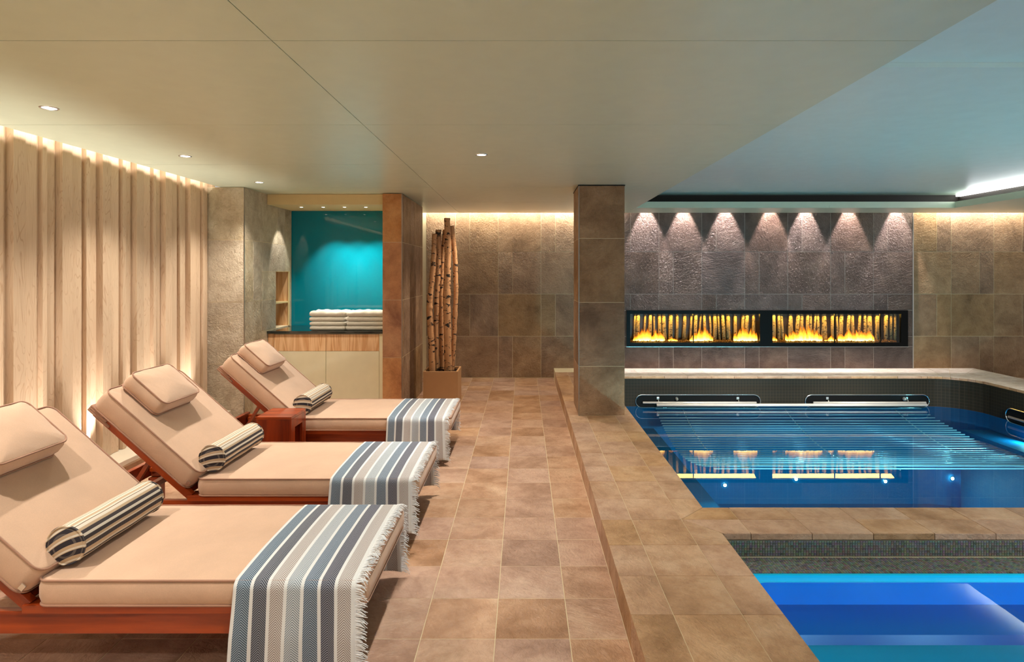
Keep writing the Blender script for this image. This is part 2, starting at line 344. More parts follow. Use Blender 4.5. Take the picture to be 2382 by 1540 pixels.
# ------------------------------------------------------------------ object helpers
def link(name, bm, m, parent=None, smooth=False, loc=None):
    me = bpy.data.meshes.new(name)
    bm.normal_update(); bm.to_mesh(me); bm.free(); me.materials.append(m)
    if smooth: me.shade_smooth()
    o = bpy.data.objects.new(name, me); C.objects.link(o)
    if parent: o.parent = parent
    if loc: o.location = loc
    return o
def root(name, label, cat, loc=(0, 0, 0), rz=0, group=None):
    o = bpy.data.objects.new(name, None); C.objects.link(o); o.location = loc; o.rotation_euler = (0, 0, rz)
    o.empty_display_size = 0.1
    o['label'] = label; o['category'] = cat
    if group: o['group'] = group
    return o
def tag(o, label, cat, group=None):
    o['label'] = label; o['category'] = cat
    if group: o['group'] = group
    return o
def struct(o, label, cat=None):
    o['kind'] = 'structure'; o['label'] = label
    o['category'] = cat or o.name.split('_')[0].split('.')[0]
    return o
def copytree(o, parent=None):
    c = o.copy(); C.objects.link(c)
    if parent: c.parent = parent
    for ch in [x for x in ALLCH(o)]: copytree(ch, c)
    return c
def ALLCH(o): return [x for x in bpy.data.objects if x.parent == o]
def box(bm, x0, x1, y0, y1, z0, z1, bev=0.0, M=None):
    v = [bm.verts.new(p) for p in [(x0, y0, z0), (x1, y0, z0), (x1, y1, z0), (x0, y1, z0), (x0, y0, z1), (x1, y0, z1), (x1, y1, z1), (x0, y1, z1)]]
    fs = [bm.faces.new([v[i] for i in f]) for f in [(3, 2, 1, 0), (4, 5, 6, 7), (0, 1, 5, 4), (1, 2, 6, 5), (2, 3, 7, 6), (3, 0, 4, 7)]]
    allv = v
    if bev:
        es = list({e for f in fs for e in f.edges})
        r = bmesh.ops.bevel(bm, geom=es, offset=bev, segments=2, profile=0.6, affect='EDGES', clamp_overlap=True)
        allv = list({q for f in r['faces'] for q in f.verts} | {q for q in v if q.is_valid})
    if M:
        for q in allv: q.co = M @ q.co
    return bm
def bx(name, m, parent, x0, x1, y0, y1, z0, z1, bev=0.0, loc=None, M=None):
    if loc is None: # put the origin at the piece's own middle
        c = Vector(((x0 + x1) / 2, (y0 + y1) / 2, (z0 + z1) / 2))
        return link(name, box(bmesh.new(), x0 - c.x, x1 - c.x, y0 - c.y, y1 - c.y, z0 - c.z, z1 - c.z, bev), m, parent, False, c if M is None else None)
    return link(name, box(bmesh.new(), x0, x1, y0, y1, z0, z1, bev, M), m, parent)
def tube(bm, pts, r, n=8, closed=False, cap=True):
    pts = [Vector(p) for p in pts]; rings = []
    up = None
    N = len(pts)
    for i, p in enumerate(pts):
        a = pts[(i - 1) % N] if (closed or i > 0) else p; b = pts[(i + 1) % N] if (closed or i < N - 1) else p
        t = (b - a).normalized()
        if up is None: up = t.orthogonal().normalized()
        up = (up - t * up.dot(t)).normalized(); s = t.cross(up)
        rr = r[i] if isinstance(r, (list, tuple)) else r
        rings.append([bm.verts.new(p + (up * math.cos(2 * PI * k / n) + s * math.sin(2 * PI * k / n)) * rr) for k in range(n)])
    for i in range(N if closed else N - 1):
        A, B = rings[i], rings[(i + 1) % N]
        for k in range(n): bm.faces.new([A[k], A[(k + 1) % n], B[(k + 1) % n], B[k]])
    if cap and not closed: bm.faces.new(rings[0][::-1]); bm.faces.new(rings[-1])
    return bm
def lathe(bm, prof, n=24, M=None):
    """profile of (r, z); closed fans where r = 0"""
    rings = []
    for r, z in prof:
        if r == 0: rings.append([bm.verts.new((0, 0, z))])
        else: rings.append([bm.verts.new((r * math.cos(2 * PI * k / n), r * math.sin(2 * PI * k / n), z)) for k in range(n)])
    for A, B in zip(rings, rings[1:]):
        for k in range(n):
            a, b, c, d = A[k % len(A)], A[(k + 1) % len(A)], B[(k + 1) % len(B)], B[k % len(B)]
            q = []
            for x in (a, b, c, d):
                if x not in q: q.append(x)
            if len(q) > 2: bm.faces.new(q)
    if M:
        for v in bm.verts: v.co = M @ v.co
    return bm
# a tile: polygon on a plane (O + U*u + V*v), standing proud along N
def tile(name, m, parent, poly, O, U, V, N, th=0.0025, ch=0.0007, gap=0.0017):
    O, U, V, N = map(Vector, (O, U, V, N))
    uc = sum(p[0] for p in poly) / len(poly); vc = sum(p[1] for p in poly) / len(poly)
    def inset(pts, d):
        out = []; n = len(pts); A = sum(pts[i][0] * pts[(i + 1) % n][1] - pts[(i + 1) % n][0] * pts[i][1] for i in range(n))
        s = 1 if A > 0 else -1
        for i in range(n):
            p0, p1, p2 = Vector(pts[i - 1]), Vector(pts[i]), Vector(pts[(i + 1) % n])
            e1 = (p1 - p0).normalized(); e2 = (p2 - p1).normalized()
            n1 = Vector((-e1.y, e1.x)) * s; n2 = Vector((-e2.y, e2.x)) * s
            k = (n1 + n2); k = k / max(0.3, k.dot(n1)); out.append((p1.x + k.x * d, p1.y + k.y * d))
        return out
    if m in (WALLSTONE, DARKSTONE, LITPIERSTONE): gap = 0.0026
    P = [(u - uc, v - vc) for u, v in poly]
    key = (m.name, tuple((round(a, 4), round(b, 4)) for a, b in P), tuple(U), tuple(V), round(th, 4))
    me = TC.get(key)
    if not me:
        bm = bmesh.new()
        rs = []
        for d, h in ((gap, -0.004), (gap, th - ch), (gap + ch, th)):
            rs.append([bm.verts.new(U * a + V * b + N * h) for a, b in inset(P, d)])
        n = len(P)
        for A, B in zip(rs, rs[1:]):
            for i in range(n): bm.faces.new([A[i], A[(i + 1) % n], B[(i + 1) % n], B[i]])
        bm.faces.new(rs[-1])
        bmesh.ops.recalc_face_normals(bm, faces=bm.faces[:])
        if rs[-1][0].link_faces and bm.faces[-1 if False else len(bm.faces) - 1].normal.dot(N) < 0: bmesh.ops.reverse_faces(bm, faces=bm.faces[:])
        me = bpy.data.meshes.new(name); bm.to_mesh(me); bm.free(); me.materials.append(m); TC[key] = me
    o = bpy.data.objects.new(name, me); C.objects.link(o); o.parent = parent
    o.location = O + U * uc + V * vc + N * random.uniform(-0.0004, 0.0006)
    return o
TC = {}
def R4(u0, u1, v0, v1): return [(u0, v0), (u1, v0), (u1, v1), (u0, v1)]

# ================================================================== STRUCTURE
# ---- floor
fl = struct(bx('floor', GROUT, None, XL - 0.1, 0.46, -1.6, YB + 0.1, -0.12, -0.0011), 'floor of beige stone tiles between the loungers and the raised pool deck')
fl.location.z += 0.0
P = 0.3075
cols = [0.43] + [0.19 - P * k for k in range(0, 11)]
rows = [2.481 + P * k for k in range(-5, 21)]
def child(parent, f, *a, **k):
    o = f(*a, **k)
    if parent.location.length > 0 and o.parent == parent: o.location -= parent.location
    return o
for i in range(len(cols) - 1):
    for j in range(len(rows) - 1):
        u1, u0 = cols[i], cols[i + 1]
        if u0 < -2.95: continue
        if u0 < -2.6 and False: continue
        if rows[j] < 1.2: continue
        child(fl, tile, 'tile', FLOORSTONE, fl, R4(u0, u1, rows[j], rows[j + 1]), (0, 0, -0.0025), (1, 0, 0), (0, 1, 0), (0, 0, 1))
# ---- timber wall and its ledge
wl = struct(bx('wall_left', MAPLE, None, XL - 0.12, XL - 0.03, -1.6, 6.0, -0.1, 2.62), 'left wall clad in folded pale timber boards')
y = -0.35
BO = [(0.030, 0.000), (0.090, 0.048), (0.100, 0.034), (0.040, 0.010), (0.036, 0.040), (0.088, 0.016)]
y = 3.61 - 0.384 * 12 - 0.03
while y < 5.95:
    for bw, dep in BO:
        y1 = min(y + bw, 5.97)
        if y1 - y > 0.01:
            child(wl, bx, 'board', MAPLE, wl, XL - 0.028, XL + 0.012 + dep, y + 0.0004, y1 - 0.0004, 0.157, 2.56, 0.0015)
        y += bw
# ledge
lg = struct(bx('window_ledge', WHITESTONE, None, XL - 0.03, -2.875, -1.6, 5.93, 0.118, 0.155, 0.004), 'pale stone ledge running along the foot of the timber wall', 'ledge'); lg.name = 'stone_ledge'
child(lg, bx, 'moulding', WHITESTONE, lg, XL, -2.90, -1.6, 5.93, 0.094, 0.118, 0.004)
bb = struct(bx('baseboard_left', GROUT, None, XL, -2.93, -1.6, 5.93, -0.01, 0.094), 'tiled base under the stone ledge')
yy = 1.35
while yy < 5.9:
    child(bb, tile, 'tile', DECKSTONE, bb, R4(yy, min(yy + 0.3075, 5.92), 0.0, 0.094), (-2.93, 0, 0), (0, 1, 0), (0, 0, 1), (1, 0, 0), 0.0025)
    yy += 0.3075

def rowsplit(z0, z1, base=0.0, p=0.605):
    k = math.floor((z0 - base) / p + 1e-6); out = []
    while base + k * p < z1 - 1e-4:
        out.append((k, max(z0, base + k * p), min(z1, base + (k + 1) * p))); k += 1
    return out
def clad(parent, m, O, U, N, u0, u1, z0, z1, ustart, p=0.6135, par=0, base=0.0, ph=0.605, holes=(), small=0.2, mirror=False, minw=0.012, th=0.0025):
    """checkerboard of full tiles and split (narrow + wide) tiles"""
    for k, a, b in rowsplit(z0, z1, base, ph):
        n = math.floor((u0 - ustart) / p + 1e-6)
        while ustart + n * p < u1 - 1e-4:
            c0 = ustart + n * p
            cuts = [c0, c0 + p] if (n + k + par) % 2 == 0 else ([c0, c0 + p * 0.335, c0 + p] if not mirror else [c0, c0 + p * 0.665, c0 + p])
            for s0, s1 in zip(cuts, cuts[1:]):
                s0, s1 = max(s0, u0), min(s1, u1)
                if s1 - s0 < minw: continue
                rects = [(s0, s1, a, b)]
                for hx0, hx1, hz0, hz1 in holes:
                    nr = []
                    for (p0, p1, q0, q1) in rects:
                        if p1 <= hx0 or p0 >= hx1 or q1 <= hz0 or q0 >= hz1: nr.append((p0, p1, q0, q1)); continue
                        if q1 > hz1: nr.append((p0, p1, hz1, q1))
                        if q0 < hz0: nr.append((p0, p1, q0, hz0))
                        if p0 < hx0: nr.append((p0, hx0, max(q0, hz0), min(q1, hz1)))
                        if p1 > hx1: nr.append((hx1, p1, max(q0, hz0), min(q1, hz1)))
                    rects = nr
                for r in rects:
                    if r[1] - r[0] > minw and r[3] - r[2] > minw:
                        child(parent, tile, 'tile', m, parent, R4(*r), O, U, (0, 0, 1), N, th)
            n += 1
# ---- back wall
FX0, FX1, FZ0, FZ1 = 1.470, 5.485, 0.4535, 0.9695          # fireplace opening
wb = bmesh.new()
box(wb, XL, FX0, YB + 0.0025, YB + 0.6, -0.1, 2.72); box(wb, FX1, XR, YB + 0.0025, YB + 0.6, -0.1, 2.72)
box(wb, FX0, FX1, YB + 0.0025, YB + 0.6, -0.1, FZ0); box(wb, FX0, FX1, YB + 0.0025, YB + 0.6, FZ1, 2.62)
wbk = struct(link('wall_back', wb, GROUT), 'back wall clad in beige riven stone tiles')
clad(wbk, WALLSTONE, (0, YB + 0.0025, 0), (1, 0, 0), (0, -1, 0), -1.40, 1.44, 0.0, 2.56, -0.364, par=1, base=-0.009)
clad(wbk, WALLSTONE, (0, YB + 0.0025, 0), (1, 0, 0), (0, -1, 0), 5.575, 7.58, 0.0, 2.56, 6.139, par=1, base=-0.009, mirror=True)
# ---- fireplace wall (dark slabs, slightly proud)
wf = bmesh.new(); YF = 8.605
box(wf, 1.44, FX0, YF + 0.001, YB + 0.02, 0.10, 2.68); box(wf, FX1, 5.565, YF + 0.001, YB + 0.02, 0.10, 2.68)
box(wf, FX0, FX1, YF + 0.001, YB + 0.02, 0.10, FZ0); box(wf, FX0, FX1, YF + 0.001, YB + 0.02, FZ1, 2.56)
wfo = struct(link('wall_fireplace', wf, DGROUT), 'dark grey-brown stone slab wall around the long fireplace')
clad(wfo, DARKSTONE, (0, YF + 0.001, 0), (1, 0, 0), (0, -1, 0), 1.442, 5.563, 0.14, 2.68, 1.935, par=1, base=-0.009, holes=[(FX0, FX1, FZ0, FZ1)])
t = struct(bx('trim_1', STEEL, None, 5.563, 5.573, YF - 0.006, YB + 0.01, 0.14, 2.56), 'thin metal edge strip at the right end of the dark slab wall', 'trim')
# ---- right wall, out of view to the right
# ---- left pier
PX0, PX1, PY0, PY1 = -3.14, -2.744, 5.91, 7.40
NY0, NY1, NZ0, NZ1 = 6.67, 7.03, 0.895, 1.52             # open shelf recess in its side
pl = bmesh.new()
box(pl, PX0, PX1 - 0.0025, PY0 + 0.0025, NY0, 0, CZ - 0.0025); box(pl, PX0, PX1 - 0.0025, NY1, PY1, 0, CZ - 0.0025)
box(pl, PX0, PX1 - 0.0025, NY0, NY1, 0, NZ0); box(pl, PX0, PX1 - 0.0025, NY0, NY1, NZ1, CZ - 0.0025)
box(pl, PX0, PX0 + 0.05, NY0, NY1, NZ0, NZ1)
plo = struct(link('wall_pier_left', pl, GROUT), 'stone tiled pier between timber wall and towel niche', 'pier')
for k, a, b in rowsplit(0, CZ - 0.005, 0, 0.61):
    child(plo, tile, 'tile', LITPIERSTONE, plo, R4(-3.11, PX1, a, b), (0, PY0 + 0.0025, 0), (1, 0, 0), (0, 0, 1), (0, -1, 0))
clad(plo, LITPIERSTONE, (PX1 - 0.0025, 0, 0), (0, 1, 0), (1, 0, 0), PY0, 7.10, 0, CZ - 0.005, PY0 - 0.21, p=0.6135, par=1, ph=0.61, holes=[(NY0, NY1, NZ0, NZ1)], mirror=True)
struct(bx('trim_2', BEAD, None, PX1 - 0.004, PX1 + 0.003, PY0 - 0.003, PY0 + 0.006, 0, CZ - 0.004), 'dark metal corner bead on the left stone pier', 'trim')
sh = root('recessed_shelf', 'small open shelf recess in stone wall left of the teal panel', 'shelf', (-2.9, (NY0 + NY1) / 2, NZ0))
child(sh, bx, 'shelf_board', CREAM, sh, -3.08, -2.748, NY0 + 0.002, NY1 - 0.002, 1.16, 1.178, 0.001)
child(sh, bx, 'back_panel', ASH, sh, -3.088, -3.08, NY0 + 0.001, NY1 - 0.001, NZ0, NZ1 - 0.001)
child(sh, bx, 'side_panel', ASH, sh, -3.08, -2.75, NY1 - 0.0025, NY1 - 0.001, NZ0, NZ1 - 0.001)
child(sh, bx, 'side_panel', CREAM, sh, -2.75, -2.738, NY1 - 0.010, NY1 + 0.018, NZ0, NZ1 + 0.0025)
child(sh, bx, 'top_frame', CREAM, sh, -2.75, -2.738, NY0 - 0.0025, NY1 - 0.010, NZ1 - 0.001, NZ1 + 0.0025)
# ---- right pier
QX0, QX1, QY0, QY1 = -1.492, -1.286, 6.36, 7.66
pr = struct(bx('wall_pier_right', GROUT, None, QX0 + 0.004, QX1 - 0.0025, QY0 + 0.0025, QY1, 0, CZ - 0.006), 'warm-toned narrow stone pier right of the towel niche', 'pier')
WARMSTONE = stone('warm_stone', srgb(156, 94, 42), srgb(196, 132, 70), srgb(214, 158, 98), 0.45, 0.5, 0.12, 34, 0.1)
for k, a, b in rowsplit(0, CZ - 0.005, 0, 0.61):
    child(pr, tile, 'tile', WARMSTONE, pr, R4(QX0, QX1, a, b), (0, QY0 + 0.0025, 0), (1, 0, 0), (0, 0, 1), (0, -1, 0))
clad(pr, WALLSTONE, (QX1 - 0.0025, 0, 0), (0, 1, 0), (1, 0, 0), QY0, QY1, 0, CZ - 0.005, QY0 + 0.1, p=0.6135, par=0, ph=0.61, mirror=True)
struct(bx('trim_3', BEAD, None, QX1 - 0.004, QX1 + 0.003, QY0 - 0.003, QY0 + 0.006, 0, CZ - 0.004), 'dark metal corner bead on the warm stone pier', 'trim')
struct(bx('wall_niche', CREAM, None, -2.744, -1.30, 7.135, 7.30, 0, CZ), 'wall behind the towel niche')
# ---- bulkhead over niche
bk = struct(bx('bulkhead', CREAM, None, -2.742, -1.494, 6.44, 7.133, 2.238, CZ - 0.002), 'cream bulkhead with four small spotlights above the towel niche', 'bulkhead')
# ---- freestanding column
KX0, KX1, KY0, KY1 = 0.527, 0.965, 5.76, 6.33
kc = struct(bx('column', GROUT, None, KX0 + 0.0025, KX1 - 0.0025, KY0 + 0.0025, KY1 - 0.0025, 0.135, CZ - 0.012), 'free-standing square column clad in brown stone tiles on the deck', 'column')
for k, a, b in rowsplit(0.14, CZ - 0.0025, 0.0, 0.612):
    child(kc, tile, 'tile', WALLSTONE, kc, R4(KX0, KX1, a, b), (0, KY0 + 0.0025, 0), (1, 0, 0), (0, 0, 1), (0, -1, 0))
    child(kc, tile, 'tile', WALLSTONE, kc, R4(KX0, KX1, a, b), (0, KY1 - 0.0025, 0), (1, 0, 0), (0, 0, 1), (0, 1, 0))
    child(kc, tile, 'tile', WALLSTONE, kc, R4(KY0, KY1, a, b), (KX0 + 0.0025, 0, 0), (0, 1, 0), (0, 0, 1), (-1, 0, 0))
    child(kc, tile, 'tile', WALLSTONE, kc, R4(KY0, KY1, a, b), (KX1 - 0.0025, 0, 0), (0, 1, 0), (0, 0, 1), (1, 0, 0))
child(kc, bx, 'corner_bead', BEAD, kc, KX0 - 0.002, KX0 + 0.005, KY0 - 0.002, KY0 + 0.005, 0.14, CZ - 0.01)
child(kc, bx, 'shadow_gap_trim', BLACK, kc, KX0 - 0.006, KX1 + 0.006, KY0 - 0.006, KY1 + 0.006, CZ - 0.010, CZ - 0.004)
# ---- pool deck
PXL, PYF, PYN, TYF, PXR = 1.045, 7.96, 3.51, 3.16, 5.80
DZ = 0.14
dk = bmesh.new()
box(dk, 0.434, PXL - 0.02, -1.6, YB + 0.01, -0.10, DZ - 0.0025)         # left strip
box(dk, PXL - 0.02, 6.44, PYF + 0.02, YB + 0.01, -0.10, DZ - 0.0025)     # far strip
box(dk, PXR + 0.02, 6.44, -1.6, PYF + 0.02, -0.10, DZ - 0.0025)           # right strip
box(dk, PXL - 0.02, PXR + 0.02, TYF + 0.02, PYN - 0.02, -0.10, DZ - 0.0025)  # bridge
deck = struct(link('pool_deck', dk, GROUT), 'raised stone tiled deck and coping around the two pools', 'deck')
ZT = (0, 0, DZ - 0.0025)
prow = [2.425 + 0.3085 * k for k in range(-4, 21)]
# joints measured on the deck: 2.41, 2.72 ...
prow = [1.37 * 1400 / 796 + 0.3085 * k for k in range(-4, 20)]
xs = [0.428, 0.600, 0.876, PXL]
def ytile(poly, m=DECKSTONE, th=0.0025): tile('tile', m, deck, poly, ZT, (1, 0, 0), (0, 1, 0), (0, 0, 1), th)
for j in range(len(prow) - 1):
    a, b = prow[j], min(prow[j + 1], YB)
    for i in range(3):
        x0, x1 = xs[i], xs[i + 1]
        if i < 2:
            if a < KY0 < b and i == 0 or True:
                ytile(R4(x0, x1, a, b))
        else:
            if b <= TYF or a >= PYN: 
                if a < PYF: ytile(R4(x0, x1, a, min(b, PYF)))
            elif a < TYF:      # lower mitre
                ytile([(x0, a), (x1, a), (x1, TYF), (x0, min(b, 3.34))] if b >= 3.3 else [(x0, a), (x1, a), (x1, b), (x0, b)])
            elif b > PYN: ytile([(x0, 3.34), (x1, PYN), (x1, b), (x0, b)])
# bridge, two rows with mitred ends
bxs = [1.194 + 0.3215 * k for k in range(0, 15)]
ytile([(0.876, 3.34), (bxs[0], 3.34), (bxs[0], PYN), (PXL, PYN)]); ytile([(0.876, 3.34), (1.05, TYF), (bxs[0], TYF), (bxs[0], 3.34)])
for a, b in zip(bxs, bxs[1:]):
    ytile(R4(a, b, 3.34, PYN)); ytile(R4(a, b, TYF, 3.34))
    tile('edge_tile', DECKSTONE, deck, R4(a, b, DZ - 0.034, DZ), (0, TYF + 0.001, 0), (1, 0, 0), (0, 0, 1), (0, -1, 0), 0.0025, 0.0007)
tile('edge_tile', DECKSTONE, deck, R4(1.05, bxs[0], DZ - 0.034, DZ), (0, TYF + 0.001, 0), (1, 0, 0), (0, 0, 1), (0, -1, 0), 0.0025, 0.0007)
# riser tiles
for a, b in zip(prow, prow[1:]):
    tile('riser_tile', DECKSTONE, deck, R4(a, min(b, YB), 0.0, DZ - 0.002), (0.4325, 0, 0), (0, 1, 0), (0, 0, 1), (-1, 0, 0), 0.0025)
# far coping: joints every .3087 starting X=(1491-1218)/176
LITCOPING = stone('lit_coping', srgb(222, 210, 198), srgb(232, 222, 212), srgb(238, 230, 220), 0.15, 0.45, 0.05, 20, 0.08)  # coping whitened, the glare of the wall spots put into its colour
cx = [PXL, 1.245] + [1.245 + 0.3087 * k for k in range(1, 14)]
cx = [c for c in cx if c < 5.30] + [5.34]
R_ = 0.46
for a, b in zip(cx, cx[1:]):
    ytile(R4(a, b, PYF, 8.29), LITCOPING); ytile(R4(a, b, 8.29, YB - 0.03), LITCOPING)
    tile('edge_tile', DECKSTONE, deck, R4(a, b, DZ - 0.034, DZ - 0.001), (0, PYF + 0.001, 0), (1, 0, 0), (0, 0, 1), (0, -1, 0), 0.0025, 0.0007)
# curved corner coping
ang = [PI / 2 - PI / 2 * k / 8 for k in range(9)]; ccx, ccy = 5.34, PYF - R_
arc = [(ccx + R_ * math.cos(a), ccy + R_ * math.sin(a)) for a in ang]
outer = []
for a in ang:
    t_ = min((6.44 - ccx) / max(1e-6, math.cos(a)), (YB - 0.02 - ccy) / max(1e-6, math.sin(a))); outer.append((ccx + t_ * math.cos(a), ccy + t_ * math.sin(a)))
for k in range(8):
    poly = [arc[k], arc[k + 1], outer[k + 1], outer[k]]
    if (outer[k][0] < 6.43) and (outer[k + 1][1] < YB - 0.03): poly = [arc[k], arc[k + 1], outer[k + 1], (6.44, YB - 0.02), outer[k]]
    ytile(poly, LITCOPING)
    e = Vector((arc[k + 1][0] - arc[k][0], arc[k + 1][1] - arc[k][1], 0)); L_ = e.length; e.normalize()
    tile('edge_tile', DECKSTONE, deck, R4(0, L_, DZ - 0.034, DZ - 0.001), (arc[k][0], arc[k][1], 0), e, (0, 0, 1), (e.y, -e.x, 0), 0.0025, 0.0007)
yy = ccy
cm = bmesh.new()
while yy > 3.6:
    ytile(R4(PXR, 6.12, yy - 0.3087, yy), LITCOPING); ytile(R4(6.12, 6.44, yy - 0.3087, yy), LITCOPING)
    tile('edge_tile', DECKSTONE, deck, R4(yy - 0.3087, yy, DZ - 0.034, DZ - 0.001), (PXR + 0.003, 0, 0), (0, 1, 0), (0, 0, 1), (-1, 0, 0), 0.0025, 0.0007)
    yy -= 0.3087
# deck slab behind the curved corner
fb = bmesh.new(); n_ = len(arc)
top = [fb.verts.new((x, y, DZ - 0.009)) for x, y in [(ccx + (R_ + 0.03) * math.cos(a), ccy + (R_ + 0.03) * math.sin(a)) for a in ang]] + [fb.verts.new((6.3, PYF + 0.05, DZ - 0.009))]
bot = [fb.verts.new((v.co.x, v.co.y, -0.1)) for v in top]
fb.faces.new(top); fb.faces.new(bot[::-1])
for i in range(len(top)): fb.faces.new([top[i], bot[i], bot[(i + 1) % len(top)], top[(i + 1) % len(top)]])
bmesh.ops.recalc_face_normals(fb, faces=fb.faces[:])
o = link('corner_slab', fb, GROUT, deck)
struct(bx('floor_right', FLOORSTONE, None, 6.44, XR, -1.6, YB, -0.1, 0.0), 'lower stone floor to the right of the pool deck', 'floor')
# ---- big pool basin
WZ = -0.26; PB = -1.55
pb = bmesh.new()
def quad(bm, *p): return bm.faces.new([bm.verts.new(q) for q in p])
def basin(bm, z0, z1):
    quad(bm, (PXL, PYN, z0), (PXL, PYF, z0), (PXL, PYF, z1), (PXL, PYN, z1))
    quad(bm, (PXL, PYF, z0), (ccx, PYF, z0), (ccx, PYF, z1), (PXL, PYF, z1))
    for k in range(8): quad(bm, (*arc[k], z0), (*arc[k + 1], z0), (*arc[k + 1], z1), (*arc[k], z1))
    quad(bm, (PXR, ccy, z0), (PXR, PYN, z0), (PXR, PYN, z1), (PXR, ccy, z1))
    quad(bm, (PXR, PYN, z0), (PXL, PYN, z0), (PXL, PYN, z1), (PXR, PYN, z1))
basin(pb, PB, WZ - 0.0)
quad(pb, (PXL, PYN, PB), (PXR, PYN, PB), (PXR, PYF, PB), (PXL, PYF, PB))
pool = root('swimming_pool', 'blue lit pool behind the tiled bridge, below the long fireplace', 'pool', (0, 0, 0))
struct_pool = pool; pool['kind'] = 'structure'
link('basin', pb, POOLBLUE, pool)
pd = bmesh.new(); basin(pd, WZ, DZ - 0.036); link('dark_mosaic_band', pd, POOLDARK, pool)
bn = bmesh.new()
box(bn, PXL, 1.72, PYN, PYF, PB, -0.55); link('left_bench', bn, POOLBLUE, pool)
bn = bmesh.new(); box(bn, 5.45, PXR + 0.0, 4.2, 7.5, PB, -0.45); link('right_bench', bn, POOLBLUE, pool)
wt = bmesh.new()
vs = [(PXL, PYN), (PXR, PYN)] + arc[::-1] + [(PXL, PYF)]
f = wt.faces.new([wt.verts.new((x, y, WZ)) for x, y in vs]); 
if f.normal.z < 0: f.normal_flip()
link('water', wt, WATER, pool)
# ---- hot tub
tub = root('whirlpool_tub', 'deep blue whirlpool with mosaic edge in the near right corner', 'whirlpool', (0, 0, 0)); tub['kind'] = 'structure'
TX0, TX1, TY0 = 1.05, PXR, 0.55
tb = bmesh.new()
box(tb, TX0, TX1, TYF, TYF + 0.03, -0.2, DZ - 0.036); link('backing_wall', tb, MGROUT, tub)
LY = 2.985
tb = bmesh.new(); box(tb, TX0, TX1, LY + 0.004, TYF, -0.2, 0.018); link('ledge', tb, plain('ledge_grout', (0.55, 0.52, 0.36, 1), 0.7), tub)
ms = bmesh.new(); pt = 0.0135
nx = int((4.3 - TX0) / pt)
for i in range(nx):
    x0 = TX0 + i * pt
    for r in range(6):
        z0 = 0.022 + r * pt; z = random.uniform(0, 0.0006)
        box(ms, x0 + 0.0013, x0 + pt - 0.0013, TYF - 0.003 - z, TYF + 0.001, z0 + 0.0013, z0 + pt - 0.0013)
    for r in range(13):
        y0 = LY + r * pt; z = random.uniform(0, 0.0006)
        if y0 + pt > TYF: continue
        box(ms, x0 + 0.0013, x0 + pt - 0.0013, y0 + 0.0013, y0 + pt - 0.0013, 0.016, 0.021 + z)
mo = link('mosaic', ms, MOSAIC, tub); mo['kind'] = 'stuff'
# stepped moulded shell with rounded far corners
def loop(x0, x1, y0, y1, r, z, n=8):
    pts = []
    for cx_, cy_, a0 in ((x1 - r, y1 - r, 0), (x0 + r, y1 - r, PI / 2), (x0 + r, y0 + r, PI), (x1 - r, y0 + r, 1.5 * PI)):
        for k in range(n + 1):
            a = a0 + PI / 2 * k / n; pts.append((cx_ + r * math.cos(a), cy_ + r * math.sin(a), z))
    return pts
def bridge(bm, A, B):
    a = [bm.verts.new(p) for p in A]; b = [bm.verts.new(p) for p in B]; n = len(a)
    for i in range(n): bm.faces.new([a[i], a[(i + 1) % n], b[(i + 1) % n], b[i]])
    return b
L00 = loop(TX0 - 0.02, TX1, TY0, LY, 0.02, 0.017); L0 = loop(TX0 - 0.02, TX1, TY0, LY, 0.02, -0.02); L1 = loop(TX0 + 0.055, TX1 - 0.05, TY0 + 0.05, LY - 0.014, 0.10, -0.02)
tb = bmesh.new(); bridge(tb, L00, L0); bridge(tb, L0, L1); link('rim', tb, TUBCYAN, tub)
tb = bmesh.new()
L2 = loop(TX0 + 0.06, TX1 - 0.06, TY0 + 0.06, LY - 0.022, 0.10, -0.125); L3 = loop(TX0 + 0.07, TX1 - 0.3, TY0 + 0.3, LY - 0.27, 0.10, -0.125)
L4 = loop(TX0 + 0.075, TX1 - 0.31, TY0 + 0.31, LY - 0.28, 0.10, -0.165)
bridge(tb, L1, L2); link('shell', tb, TUBBLUE, tub)
tb = bmesh.new(); bridge(tb, L2, L3); link('bench_seat', tb, plain('shaded_tub_bench', (0.0, 0.09, 0.40, 1), 0.25), tub)  # same acrylic as the shell, dimmer light painted in as darker blue
tb = bmesh.new(); bb_ = bridge(tb, L3, L4); link('lower_step', tb, plain('shaded_tub_step', (0.0, 0.05, 0.26, 1), 0.3), tub)  # riser of the same acrylic, shade painted in as still darker blue
tb = bmesh.new(); tb.faces.new([tb.verts.new(p) for p in L4]); link('tub_floor', tb, TUBTEAL, tub)
tb = bmesh.new(); quad(tb, (TX0 - 0.02, TY0, 0.008), (TX1, TY0, 0.008), (TX1, LY, 0.008), (TX0 - 0.02, LY, 0.008)); link('water', tb, WATER, tub)
tb = bmesh.new(); box(tb, PXL - 0.004, PXL + 0.012, TY0, TYF, -0.2, DZ - 0.03); link('side_wall', tb, POOLDARK, tub)
